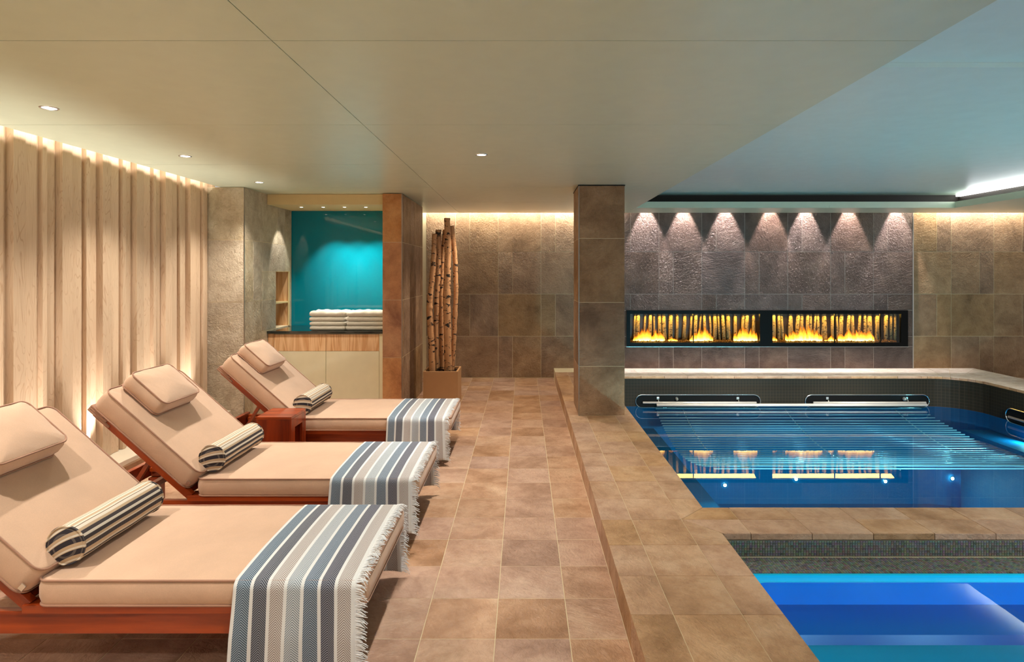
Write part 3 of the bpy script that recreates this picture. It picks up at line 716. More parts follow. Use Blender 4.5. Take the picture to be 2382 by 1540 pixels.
# ---- ceiling
ce = struct(bx('ceiling', DARKBROWN, None, XL - 0.1, XR, -1.6, YB + 0.1, 2.70, 2.75), 'greige painted ceiling with a raised tray over the pool')
OX0, OX1, OY1 = 1.46, 5.60, 7.81
ys = [-1.6, 0.95, 2.18, 3.42, 4.68, 5.92, 7.16, 8.46]
g_ = 0.0018
for a, b in zip(ys, ys[1:]):
    for x0, x1 in ((-2.99, -0.912), (-0.912, OX0)):
        child(ce, bx, 'panel', PLASTER, ce, x0 + g_, x1 - (g_ if x1 < 0 else 0), a + g_, b - g_, CZ, CZ + 0.03)
for x0, x1 in ((OX0, 3.97), (3.97, OX1)):
    child(ce, bx, 'panel', PLASTER, ce, x0 + g_ * 0.3, x1 - g_, OY1, 8.46, CZ, CZ + 0.03)
child(ce, bx, 'panel', PLASTER, ce, OX1, XR, -1.6, 8.46, CZ, CZ + 0.03)
child(ce, bx, 'slot_side', PLASTER, ce, -2.87, -2.86, -1.6, 8.46, CZ + 0.03, 2.60)
child(ce, bx, 'slot_top', PLASTER, ce, XL - 0.1, -2.86, -1.6, 8.46, 2.58, 2.62)
child(ce, bx, 'slot_top', PLASTER, ce, XL, XR, 8.40, YB + 0.05, 2.68, 2.70)
child(ce, bx, 'slot_side', PLASTER, ce, XL, XR, 8.41, 8.425, CZ + 0.03, 2.68)
# tray
child(ce, bx, 'fascia', PLASTER, ce, OX0, OX1, OY1, OY1 + 0.015, CZ + 0.03, 2.43)
child(ce, bx, 'fascia', PLASTER, ce, OX0 - 0.012, OX0, -1.6, OY1, CZ + 0.0305, 2.43)
child(ce, bx, 'fascia', PLASTER, ce, OX1, OX1 + 0.015, -1.6, OY1, CZ + 0.03, 2.43)
child(ce, bx, 'tray_panel', TRAY, ce, OX0 - 0.25, OX1 + 0.25, 3.05, 8.10, 2.550, 2.60)
child(ce, bx, 'tray_panel', TRAY, ce, OX0 - 0.25, OX1 + 0.25, -1.6, 3.05, 2.575, 2.60)
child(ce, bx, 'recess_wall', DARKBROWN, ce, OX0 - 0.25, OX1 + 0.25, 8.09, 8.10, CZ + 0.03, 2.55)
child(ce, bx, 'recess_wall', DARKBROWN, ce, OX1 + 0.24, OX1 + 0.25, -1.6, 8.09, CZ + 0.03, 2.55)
child(ce, bx, 'led_strip', LEDM, ce, OX1 + 0.18, OX1 + 0.235, 1.0, 8.05, 2.525, 2.545)

# ================================================================== LAMPS IN THE CEILING
def downlight(x, y, z, label, group=None, r=0.042, name='downlight', M=None):
    t = root(name, label, 'downlight', (x, y, z), 0, group)
    bm = lathe(bmesh.new(), [(r * 0.78, -0.001), (r * 0.82, -0.004), (r, -0.0035), (r * 1.03, 0.0)], 28); link('ring', bm, STEEL if M is None else M, t, True)
    bm = lathe(bmesh.new(), [(0, -0.0025), (r * 0.5, -0.003), (r * 0.8, -0.001)], 28); link('lens', bm, LENS, t, True)
    return t
downlight(*DOWN[0], CZ, 'round recessed ceiling light, nearest and largest along the timber wall')
downlight(*DOWN[1], CZ, 'recessed ceiling light second along the timber wall')
downlight(*DOWN[2], CZ, 'recessed ceiling light nearest the left stone pier')
downlight(*DOWN[3], CZ, 'lone recessed ceiling light above the walkway, right of the towel niche')
wh = ['first from the left', 'second from the left', 'third from the left', 'fourth from the left, beside the pier']
for x, l in zip(NICHE, wh): downlight(x, 6.69, 2.238, 'tiny spotlight under the cream bulkhead, ' + l, 'niche spotlights', 0.027, 'niche_spotlight')
for x, l in zip(ADDED_TRAY_SPOTS, ('left', 'middle', 'right')): downlight(x, 1.9, 2.575, 'added fill spotlight in the pool tray, out of view above the whirlpool, %s one' % l, 'added spotlights in the pool tray')
wh = ['leftmost', 'second from left', 'third from left', 'middle', 'fifth from left', 'second from right', 'rightmost']
for px, l in zip(FIRE_SPOTS, wh):
    x = (px - 1218) / FPX * 8.55
    t = root('wall_washer', 'spotlight in the slot grazing the dark slab wall, %s of the seven' % l, 'spotlight', (x, 8.49, 2.74), 0, 'spotlights over the fireplace wall')
    link('housing', tube(bmesh.new(), [(0, 0, 0), (0, 0, -0.09)], 0.03, 16), BLACK, t, False)
    link('lens', lathe(bmesh.new(), [(0, -0.092), (0.022, -0.091)], 16), LENS, t)
for i, y in enumerate(UP):
    nm = ['outside the picture to the left', 'nearest of the row', 'behind the near lounger', 'seen beside the middle lounger backrest', 'second from the pier', 'nearest the left stone pier'][i]
    t = root('ledge_uplight', 'small round chrome uplight set in the pale ledge, ' + nm, 'uplight', (-2.985, y, 0.155), 0, 'uplights in the stone ledge')
    link('ring', lathe(bmesh.new(), [(0.020, 0.002), (0.024, 0.005), (0.030, 0.004), (0.033, 0.0)], 24), CHROME, t, True)
    link('lens', lathe(bmesh.new(), [(0, 0.003), (0.021, 0.002)], 20), LENS, t)
for i, (x, z) in enumerate(POOL_LAMPS):
    t = root('underwater_light', 'small bright lamp on the pool wall under water, %s' % ['far left', 'second from left', 'second from right', 'far right'][i], 'light', (x, 7.953, z), 0, 'underwater lamps')
    if i == 3: t.location.y = 7.86
    Mx = Matrix.Rotation(PI / 2, 4, 'X')
    link('ring', lathe(bmesh.new(), [(0.02, 0.004), (0.03, 0.006), (0.036, 0.0)], 20, Mx), CHROME, t, True)
    link('lens', lathe(bmesh.new(), [(0, 0.008), (0.02, 0.005)], 20, Mx), PLENS, t)

for x, l in zip(ADDED_FLOOR_LAMPS, ('left', 'right')):
    t = root('added_pool_floor_light', 'added unseen lamp in the pool floor behind the bridge, %s one' % l, 'light', (x, 4.45, PB), 0, 'added pool floor lamps')
    link('ring', lathe(bmesh.new(), [(0.06, 0.006), (0.075, 0.006), (0.08, 0.0)], 20), CHROME, t, True)
    link('lens', lathe(bmesh.new(), [(0, 0.006), (0.06, 0.006)], 20), PLENS, t)
# ================================================================== NICHE
tp = tag(bx('glass_panel', TEAL, None, -2.742, -1.30, 7.11, 7.133, 0.884, 2.237), 'glossy teal glass panel at the back of the towel niche', 'panel')
ct = tag(bx('countertop', GRANITE, None, -2.742, -1.495, 6.425, 7.108, 0.858, 0.884, 0.003), 'polished black stone worktop under the towel stacks', 'worktop')
cb = root('cabinet', 'cream lacquered cabinet with pale timber band under black worktop', 'cabinet', (-2.12, 6.8, 0))
child(cb, bx, 'body', LACQ, cb, -2.738, -1.497, 6.47, 7.10, 0.0, 0.856)
xm = (758 - 1218) / FPX * 6.45; xa = (637 - 1218) / FPX * 6.45; xb = (882 - 1218) / FPX * 6.45
zb = CH - (817 - 634) / FPX * 6.45
for x0, x1 in ((xa, xm), (xm, xb)):
    child(cb, bx, 'drawer_front', ASH, cb, x0 + 0.002, x1 - 0.002, 6.45, 6.47, zb + 0.001, 0.848, 0.001)
    child(cb, bx, 'door', LACQ, cb, x0 + 0.002, x1 - 0.002, 6.45, 6.47, 0.06, zb - 0.001, 0.001)
child(cb, bx, 'side_panel', ASH, cb, -2.738, xa - 0.002, 6.452, 6.47, 0.0, 0.856)
child(cb, bx, 'side_panel', LACQ, cb, xb + 0.002, -1.497, 6.446, 6.47, 0.0, 0.856)
def rrect(x0, x1, y0, y1, r, n=4):
    pts = []
    for cx_, cy_, a0 in ((x1 - r, y1 - r, 0), (x0 + r, y1 - r, PI / 2), (x0 + r, y0 + r, PI), (x1 - r, y0 + r, 1.5 * PI)):
        for k in range(n + 1):
            a = a0 + PI / 2 * k / n; pts.append((cx_ + r * math.cos(a), cy_ + r * math.sin(a)))
    return pts
def towel(x0, x1, y0, y1, z0, th, top, label, group):
    """folded towel: stack of two layers with a rounded front fold"""
    t = root('folded_towel', label, 'towel', ((x0 + x1) / 2, (y0 + y1) / 2, z0), 0, group)
    w2, d2 = (x1 - x0) / 2, (y1 - y0) / 2
    bm = bmesh.new(); nx_, ny_ = 22, 12
    prof = []
    h = th / 2
    # profile in (y, z): front rounded fold, back rounded fold
    for k in range(7): a = -PI / 2 - PI * k / 6; prof.append((-d2 + h + h * math.cos(a), h + h * math.sin(a)))
    for k in range(1, 9): prof.append((-d2 + h + (2 * d2 - 2 * h) * k / 9, th))
    for k in range(7): a = PI / 2 - PI * k / 6; prof.append((d2 - h + h * math.cos(a), h + h * math.sin(a)))
    for k in range(1, 9): prof.append((d2 - h - (2 * d2 - 2 * h) * k / 9, 0))
    rg = []
    sd = random.random() * 10
    for i in range(nx_ + 1):
        s = -1 + 2 * i / nx_; x = w2 * s; sq = 1 - 0.22 * max(0, abs(s) - 0.93) / 0.07
        ring = []
        for (py, pz) in prof:
            q = (0.0035 if top else 0.0015) * math.sin(sd + x * 60 + py * 31) + (0.003 if top else 0.001) * math.sin(x * 23 + sd * 3 - py * 47)
            zz = (pz - h) * sq + h + (q if pz > h else 0)
            ring.append(bm.verts.new((x, py + q * 0.6, zz)))
        rg.append(ring)
    n = len(prof)
    for A, B in zip(rg, rg[1:]):
        for k in range(n): bm.faces.new([A[k], B[k], B[(k + 1) % n], A[(k + 1) % n]])
    bm.faces.new(rg[0]); bm.faces.new(rg[-1][::-1])
    bmesh.ops.recalc_face_normals(bm, faces=bm.faces[:])
    link('terry_fold', bm, TERRY, t, True)
    return t
zz_ = ['bottom', 'second from bottom', 'second from top', 'top']
for s, (x0, x1, nm) in enumerate(((-2.312, -1.935, 'left stack'), (-1.915, -1.50, 'right stack beside the pier'))):
    z = 0.885
    for k in range(4):
        th = 0.062 if k == 3 else 0.046
        j = random.uniform(-0.006, 0.006)
        towel(x0 + j, x1 + j if s == 0 else x1 - 0.001, 6.50, 6.80, z, th, k == 3, 'folded white terry towel, %s of the %s' % (zz_[k], nm), 'folded towels on the worktop')
        z += th + 0.0025

# ================================================================== FIREPLACE
fp = root('fireplace', 'long black-framed glass fireplace with flames and birch trunks', 'fireplace', (3.478, 8.6, FZ0))
def fbx(n, m, *a, bev=0.0): return child(fp, bx, n, m, fp, *a, bev)
pxx = lambda px: (px - 1218) / FPX * 8.6
yf0, yf1 = 8.585, 8.63
fbx('top_frame', BLACK, FX0, FX1, yf0, yf1, FZ1 - 0.05, FZ1)
fbx('bottom_frame', BLACK, FX0, FX1, yf0, yf1, FZ0, FZ0 + 0.055)
fbx('side_frame', BLACK, FX0, FX0 + 0.05, yf0, yf1, FZ0 + 0.055, FZ1 - 0.05)
fbx('side_frame', BLACK, FX1 - 0.10, FX1, yf0, yf1, FZ0 + 0.055, FZ1 - 0.05)
fbx('centre_post', BLACK, pxx(1767), pxx(1796), yf0, yf1, FZ0 + 0.055, FZ1 - 0.05)
fbx('outer_lip', STEEL, FX0 - 0.004, FX1 + 0.004, yf0 - 0.003, yf0, FZ0 - 0.006, FZ0)
for a in (1613, 1942, 2048): fbx('mullion', BLACK, pxx(a) - 0.005, pxx(a) + 0.005, yf0 + 0.01, yf1 - 0.01, FZ0 + 0.055, FZ1 - 0.05)
for a, b in ((FX0 + 0.05, pxx(1613) - 0.005), (pxx(1613) + 0.005, pxx(1767)), (pxx(1796), pxx(1942) - 0.005), (pxx(1942) + 0.005, pxx(2048) - 0.005), (pxx(2048) + 0.005, FX1 - 0.10)):
    fbx('glass_pane', GLASS, a, b, 8.603, 8.606, FZ0 + 0.055, FZ1 - 0.05)
GOLD = plain('fire_back', srgb(64, 42, 18), 0.35)
fbx('back_panel', GOLD, FX0, FX1, 8.80, 8.83, FZ0 - 0.0, FZ1)
fbx('firebox_floor', BLACK, FX0, FX1, 8.63, 8.80, FZ0, FZ0 + 0.04)
fbx('firebox_top', BLACK, FX0, FX1, 8.63, 8.80, FZ1 - 0.02, FZ1)
fbx('firebox_end', BLACK, FX0, FX0 + 0.02, 8.63, 8.80, FZ0 + 0.04, FZ1 - 0.02); fbx('firebox_end', BLACK, FX1 - 0.04, FX1 - 0.0, 8.63, 8.80, FZ0 + 0.04, FZ1 - 0.02)
gv = bmesh.new()
for i in range(2600):
    x = random.uniform(FX0 + 0.05, FX1 - 0.11); y = random.uniform(8.635, 8.74); r = random.uniform(0.006, 0.012)
    z = FZ0 + 0.045 + random.uniform(0, 0.035) - fp.location.z
    bmesh.ops.create_icosphere(gv, subdivisions=1, radius=r, matrix=Matrix.Translation((x - fp.location.x, y - fp.location.y, z)) @ Matrix.Rotation(random.random() * 3, 4, 'X')) if i < 0 else None
    c = Vector((x - fp.location.x, y - fp.location.y, z)); q = Matrix.Rotation(random.random() * 6, 3, 'Z') @ Matrix.Rotation(random.random() * 6, 3, 'X')
    vv = [gv.verts.new(c + q @ Vector(d) * r) for d in ((1, 0, 0), (-1, 0, 0), (0, 0.8, 0), (0, -0.8, 0), (0, 0, 0.7), (0, 0, -0.7))]
    for a, b, d in ((0, 2, 4), (2, 1, 4), (1, 3, 4), (3, 0, 4), (2, 0, 5), (1, 2, 5), (3, 1, 5), (0, 3, 5)): gv.faces.new([vv[a], vv[b], vv[d]])
go = link('fire_gravel', gv, GRAVEL, fp); go['kind'] = 'stuff'
rr = random.Random(3); x = FX0 + 0.06
while x < FX1 - 0.07:
    r = rr.uniform(0.014, 0.032); y = rr.uniform(8.745, 8.765)
    if not (pxx(1763) < x < pxx(1800)):
        p0 = Vector((x - fp.location.x, y - fp.location.y, 0.04)); p1 = p0 + Vector((rr.uniform(-0.03, 0.03), 0, FZ1 - FZ0 - 0.065))
        o = link('birch_trunk', tube(bmesh.new(), [p0 - p0, (p1 - p0) * 0.5 + Vector((rr.uniform(-0.008, 0.008), 0, 0)), p1 - p0], [r, r * 0.92, r * 0.86], 10), BARK2, fp, True, p0)
    x += r * 2 + rr.uniform(0.0, 0.06)
# flames
def flame_cluster(x0, x1, h):
    bm = bmesh.new(); uvl = bm.loops.layers.uv.new('UVMap')
    x = x0
    while x < x1:
        wd = rr.uniform(0.03, 0.06); h_ = h; e = 1 - abs((x - (x0 + x1) / 2) / ((x1 - x0) / 2)) ** 2 * 0.55
        hh = h * 1.45 * e * rr.uniform(0.45, 1.1); y = rr.uniform(8.66, 8.70); n = 8; N = 6; rows_ = []
        ln = rr.uniform(-0.012, 0.012)
        for j in range(N + 1):
            t_ = j / N; r = wd * 0.5 * (1 - t_) ** 0.7 * (1 + 0.5 * math.sin(PI * t_)) + 0.0008
            rows_.append([bm.verts.new((x + ln * t_ * t_ * 2 + r * math.cos(2 * PI * k / n) - fp.location.x, y + 0.4 * r * math.sin(2 * PI * k / n) - fp.location.y, 0.07 + hh * t_)) for k in range(n)])
        for j in range(N):
            for k in range(n):
                f = bm.faces.new([rows_[j][k], rows_[j][(k + 1) % n], rows_[j + 1][(k + 1) % n], rows_[j + 1][k]])
                for lp, tt in zip(f.loops, (j, j, j + 1, j + 1)): lp[uvl].uv = (0, tt / N)
        x += wd * 0.55
    link('flame', bm, FLAME, fp, True)
for a, b, h in ((1478, 1548, 0.14), (1560, 1575, 0.05), (1612, 1660, 0.17), (1716, 1764, 0.17), (1800, 1812, 0.07), (1836, 1918, 0.17), (1930, 1948, 0.06), (1962, 2042, 0.16)):
    flame_cluster(pxx(a), pxx(b), h)

# ================================================================== POOL FITTINGS
def racetrack(L_, H_, n=10):
    r = H_ / 2; pts = []
    for k in range(n + 1): a = PI / 2 + PI * k / n; pts.append((-L_ / 2 + r + r * math.cos(a), r * math.sin(a)))
    for k in range(n + 1): a = -PI / 2 + PI * k / n; pts.append((L_ / 2 - r + r * math.cos(a), r * math.sin(a)))
    return pts
def rail_niche(cx_, cy_, cz_, L_, rz, label):
    t = root('rail_niche', label, 'rail', (cx_, cy_, cz_), rz)
    pts = racetrack(L_, 0.17)
    link('frame_ring', tube(bmesh.new(), [(x, -0.012, z) for x, z in pts], 0.008, 8, True), CHROME, t, True)
    bm = bmesh.new(); f = bm.faces.new([bm.verts.new((x, -0.004, z)) for x, z in pts])
    e = bmesh.ops.extrude_face_region(bm, geom=[f]); 
    for v in [q for q in e['geom'] if isinstance(q, bmesh.types.BMVert)]: v.co.y += 0.003
    bmesh.ops.recalc_face_normals(bm, faces=bm.faces[:]); link('dark_recess', bm, BLACK, t)
    link('handrail', tube(bmesh.new(), [(-L_ / 2 + 0.09, -0.05, -0.01), (L_ / 2 - 0.07, -0.05, -0.01)], 0.014, 12), RAIL, t, True)
    for x in (-L_ * 0.32, L_ * 0.32):
        link('bracket', tube(bmesh.new(), [(x, -0.005, 0.03), (x, -0.03, 0.02), (x, -0.05, -0.008)], 0.009, 8), CHROME, t, True)
        link('mount_plate', box(bmesh.new(), x - 0.016, x + 0.016, -0.012, -0.005, 0.022, 0.055, 0.003), STEEL, t)
    k = -L_ * 0.17 if cx_ < 3 else L_ * 0.3
    link('jet_nozzle', lathe(bmesh.new(), [(0, 0.04), (0.018, 0.035), (0.022, 0.02), (0.03, 0.015), (0.03, 0.0)], 14, Matrix.Translation((k, -0.005, 0.03)) @ Matrix.Rotation(PI / 2, 4, 'X')), CHROME, t, True)
    return t
wallpx = lambda px, Y=7.96: (px - 1218) / FPX * Y
rail_niche((wallpx(1478) + wallpx(1768)) / 2, PYF, -0.19, wallpx(1768) - wallpx(1478), 0, 'oval chrome-framed rail recess at the left of the pool far wall')
rail_niche((wallpx(1872) + wallpx(2160)) / 2, PYF, -0.19, wallpx(2160) - wallpx(1872), 0, 'oval chrome-framed rail recess at the right of the pool far wall')
rail_niche(PXR, 6.35, -0.19, 1.75, -PI / 2, 'oval rail recess in the pool side wall at the right picture edge')
ra = root('tube_lounger', 'submerged water lounger made of rows of parallel steel tubes', 'water lounger', (3.5, 6.8, -0.5))
TXL, TXR = 1.74, 5.24
def tz(s):      # s 0..1 from wall to near end
    Y = 7.93 - 2.42 * s
    z = -0.285 - 0.225 * math.sin(PI * min(1, s * 1.04)) ** 0.9
    return Y, z
# where each tube sits along the lounger's profile curve (0 = at the wall)
steps = [0.0003, 0.0269, 0.0555, 0.0847, 0.1145, 0.1403, 0.1643, 0.1887, 0.2112, 0.2341, 0.2574, 0.2813, 0.3083, 0.3362, 0.3652, 0.3955, 0.4275, 0.4615, 0.4913, 0.5227, 0.5568, 0.5948, 0.6383, 0.6908, 0.7614, 0.80, 0.84, 0.88, 0.92, 0.9608, 1.0]
NT = len(steps); curve = []
for i in range(NT):
    s = steps[i]; Y, z = tz(s); curve.append((Y, z))
    xr = TXR + 0.28 * min(1, s * 1.6)
    link('tube', tube(bmesh.new(), [(TXL - 3.5, 0, 0), (xr - 3.5, 0, 0)], 0.0080, 8), TUBESTEEL, ra, True, (0, Y - 6.8, z + 0.5))
for X in (2.1, 3.45, 4.9):
    link('support_bar', tube(bmesh.new(), [(X - 3.5, Y - 6.8, z + 0.5 - 0.014) for Y, z in curve], 0.006, 6), STEEL, ra, True)
hr = tag(link('grab_rail', tube(bmesh.new(), [(1.735 - 3.5, 0, 0), (5.25 - 3.5, 0, 0)], 0.019, 14), RAIL, None, True), 'long straight steel grab rail just above the water in front of the recesses', 'rail')
hr.location = (3.5, 7.84, -0.215)
for X in (2.05, 3.35, 4.9):
    link('standoff', tube(bmesh.new(), [(X - 3.5, 0, 0), (X - 3.5, 0.12, -0.0)], 0.008, 8), CHROME, hr, True)

# ================================================================== LOUNGERS
def cushion_bm(w_, d_, h_, crown=0.018, r=0.045, n=14, tilt=None, seed=0, bulge=0.006, bcrown=0.003):
    """boxed cushion: w along x, d along y, centred, z -h/2..h/2"""
    bm = bmesh.new(); rg = []
    base = []
    # dense outline of a rounded rectangle
    def outl(inset):
        x, y, rr_ = w_ / 2 - inset, d_ / 2 - inset, max(0.004, r - inset * 0.4); pts = []
        cs = ((x - rr_, y - rr_, 0), (-x + rr_, y - rr_, PI / 2), (-x + rr_, -y + rr_, PI), (x - rr_, -y + rr_, 1.5 * PI))
        for q, (cx_, cy_, a0) in enumerate(cs):
            for k in range(7): a = a0 + PI / 2 * k / 6; pts.append((cx_ + rr_ * math.cos(a), cy_ + rr_ * math.sin(a)))
            nx_, ny_, na = cs[(q + 1) % 4]; e = (nx_ + rr_ * math.cos(na), ny_ + rr_ * math.sin(na)); s = pts[-1]
            for k in range(1, n): pts.append((s[0] + (e[0] - s[0]) * k / n, s[1] + (e[1] - s[1]) * k / n))
        return pts
    O = outl(0)
    rnd = random.Random(seed); ph = [rnd.uniform(0, 6) for _ in range(4)]
    def wr(i, a): return a * (math.sin(i * 0.9 + ph[0]) + 0.7 * math.sin(i * 2.1 + ph[1]))
    def ring(scale, z, jz=0, off=0):
        out = []
        for i, (x, y) in enumerate(O):
            l = math.hypot(x, y)
            out.append(bm.verts.new((x * scale + off * x / l, y * scale + off * y / l, z + wr(i, jz))))
        return out
    H = h_ / 2
    prof = []
    for s in (0.12, 0.3, 0.5, 0.68, 0.82, 0.91, 0.96): prof.append((s, -H - bcrown * (1 - s ** 3), 0, 0))
    prof += [(1, -H + 0.001, 0, -0.002), (1, -H + 0.012, 0.0, 0.001), (1, -H * 0.4, 0.0012, bulge), (1, H * 0.4, 0.0012, bulge), (1, H - 0.012, 0.0, 0.001), (1, H - 0.001, 0, -0.002)]
    for s in (0.975, 0.95, 0.90, 0.82, 0.68, 0.5, 0.3, 0.12): prof.append((s, H + crown * (1 - s ** 2.6), 0.0013 if s > 0.85 else 0, 0))
    for s, z, j, off in prof: rg.append(ring(s, z, j, off))
    m = len(O)
    for A, B in zip(rg, rg[1:]):
        for k in range(m): bm.faces.new([A[k], A[(k + 1) % m], B[(k + 1) % m], B[k]])
    bm.faces.new(rg[0][::-1]); bm.faces.new(rg[-1])
    pipes = [[(x, y, H) for x, y in O], [(x, y, -H) for x, y in O]]
    return bm, pipes
def cushion(name, parent, w_, d_, h_, M, **k):
    bm, pipes = cushion_bm(w_, d_, h_, **k)
    o = link(name, bm, TAN, parent, True); o.matrix_local = M
    pb_ = bmesh.new()
    for p in pipes: tube(pb_, p, 0.0042, 6, True)
    q = link('piping', pb_, PIPE, o, True)
    return o
TH = math.radians(41.5); uu = Vector((-math.cos(TH), 0, math.sin(TH))); nn = Vector((math.sin(TH), 0, math.cos(TH)))
CX = -1.2; W2 = 0.36
P0 = Vector((-1.79 - CX, 0, 0.40))
def frameM(origin):   # local x along slope downhill, z along normal
    M = Matrix.Identity(4)
    for i in range(3): M[i][0] = -uu[i]; M[i][1] = (0, 1, 0)[i]; M[i][2] = nn[i]; M[i][3] = origin[i]
    return M
def make_lounger(label, loc):
    t = root('lounger', label, 'lounger', loc, 0, 'teak loungers with tan cushions')
    X = lambda v: v - CX
    cushion('seat_cushion', t, 1.225, 0.72, 0.092, Matrix.Translation((X(-1.195), 0, 0.324)), crown=0.014, seed=1)
    back = cushion('back_cushion', t, 0.70, 0.72, 0.112, frameM(P0 + uu * 0.345 - nn * 0.056), crown=0.016, seed=2)
    # hood of the cushion cover slipped over the top of the back frame
    bm = bmesh.new(); 
    for k in range(3):
        box(bm, -0.352 - 0.004, -0.26 + 0.03 * k, -0.352, 0.352, -0.060 - 0.012 * (k + 1), -0.058 - 0.012 * k, 0.005)
    h = link('cover_hood', bm, PIPE, t, True); h.matrix_local = frameM(P0 + uu * 0.345 - nn * 0.056)
    tg = link('zip_tag', box(bmesh.new(), 0.325, 0.345, -0.372, -0.367, -0.03, -0.005, 0.001), STEEL, t); tg.matrix_local = frameM(P0 + uu * 0.345 - nn * 0.056)
    def b(n, m, *a, bev=0.003):
        x0, x1, y0, y1, z0, z1 = a; o = bx(n, m, t, X(x0), X(x1), y0, y1, z0, z1, bev); return o
    b('deck_board', TEAK, -1.86, -0.70, -0.355, -0.27, 0.245, 0.276)
    b('deck_board', TEAK, -1.86, -0.70, 0.27, 0.355, 0.245, 0.276)
    for k in range(8):
        xx = -1.82 + k * 0.137
        b('slat', TEAKV, xx, xx + 0.09, -0.268, 0.268, 0.25, 0.272)
    for s in (-1, 1):
        y0, y1 = (-0.336, -0.306) if s < 0 else (0.306, 0.336)
        b('side_rail', TEAK, -2.48, -0.72, y0, y1, 0.160, 0.244)
        b('inner_rail', TEAK, -2.46, -1.87, y0 - s * 0.03, y1 - s * 0.03, 0.20, 0.225)
        b('leg', TEAKV, -0.80, -0.73, *((-0.350, -0.28) if s < 0 else (0.28, 0.350)), 0.0, 0.158)
        b('leg', TEAKV, -2.47, -2.40, *((-0.350, -0.28) if s < 0 else (0.28, 0.350)), 0.0, 0.158)
        # back frame rail + strut
        M = frameM(P0 - nn * 0.137)
        bm = box(bmesh.new(), -0.66, 0.045, (-0.345 if s < 0 else 0.312), (-0.312 if s < 0 else 0.345), -0.022, 0.018, 0.003)
        o = link('back_rail', bm, TEAK, t); o.matrix_local = M
        bm = tube(bmesh.new(), [(X(-2.10), s * 0.27, 0.47), (X(-2.25), s * 0.27, 0.225)], 0.016, 4); link('strut', bm, TEAK, t)
    for k in range(5):
        o = link('back_slat', box(bmesh.new(), -0.60 + k * 0.14, -0.53 + k * 0.14, -0.31, 0.31, 0.0, 0.017, 0.002), TEAKV, t); o.matrix_local = frameM(P0 - nn * 0.137)
    b('cross_rail', TEAKV, -2.50, -2.465, -0.345, 0.345, 0.165, 0.262)
    b('cross_rail', TEAKV, -0.72, -0.705, -0.336, 0.336, 0.165, 0.244)
    b('cross_rail', TEAKV, -2.27, -2.235, -0.31, 0.31, 0.20, 0.235)
    b('cross_rail', TEAKV, -1.90, -1.865, -0.31, 0.31, 0.17, 0.235)
    return t
LY_ = [2.585, 3.68, 5.06]
Lb = ['near, largest in the picture', 'the middle one, in front of the small side table', 'farthest, in front of the cream cabinet']
def make_pillow(label, loc):
    t = root('head_pillow', label, 'pillow', loc, 0, 'tan head pillows')
    # soft boxed pillow lying on the slope
    cushion('cover', t, 0.265, 0.375, 0.085, frameM(Vector((0, 0, 0))), crown=0.022, r=0.035, n=8, seed=5, bulge=0.008, bcrown=0.0)
    return t
def make_bolster(label, loc):
    t = root('bolster_pillow', label, 'bolster', loc, 0, 'striped bolster cushions')
    L_, r = 0.50, 0.073
    Mx = Matrix.Rotation(-PI / 2, 4, 'X')
    prof = [(r * 0.985, -L_ / 2), (r, -L_ / 2 + 0.01)] + [(r * (1 + 0.015 * math.sin(k * 1.3)), -L_ / 2 + 0.01 + (L_ - 0.02) * k / 10) for k in range(1, 10)] + [(r, L_ / 2 - 0.01), (r * 0.985, L_ / 2)]
    link('cover', lathe(bmesh.new(), prof, 40, Mx), BSTRIPE, t, True)
    for s in (-1, 1):
        pr_ = [(0, s * (L_ / 2 + 0.012)), (r * 0.45, s * (L_ / 2 + 0.010)), (r * 0.8, s * (L_ / 2 + 0.005)), (r * 0.985, s * L_ / 2)]
        bm = lathe(bmesh.new(), pr_, 32, Mx); bmesh.ops.recalc_face_normals(bm, faces=bm.faces[:]); link('end_cap', bm, BCAP, t, True)
        link('end_piping', tube(bmesh.new(), [(r * math.cos(a * 2 * PI / 32), s * L_ / 2, r * math.sin(a * 2 * PI / 32)) for a in range(32)], 0.0045, 6, True), BCAP, t, True)
    return t
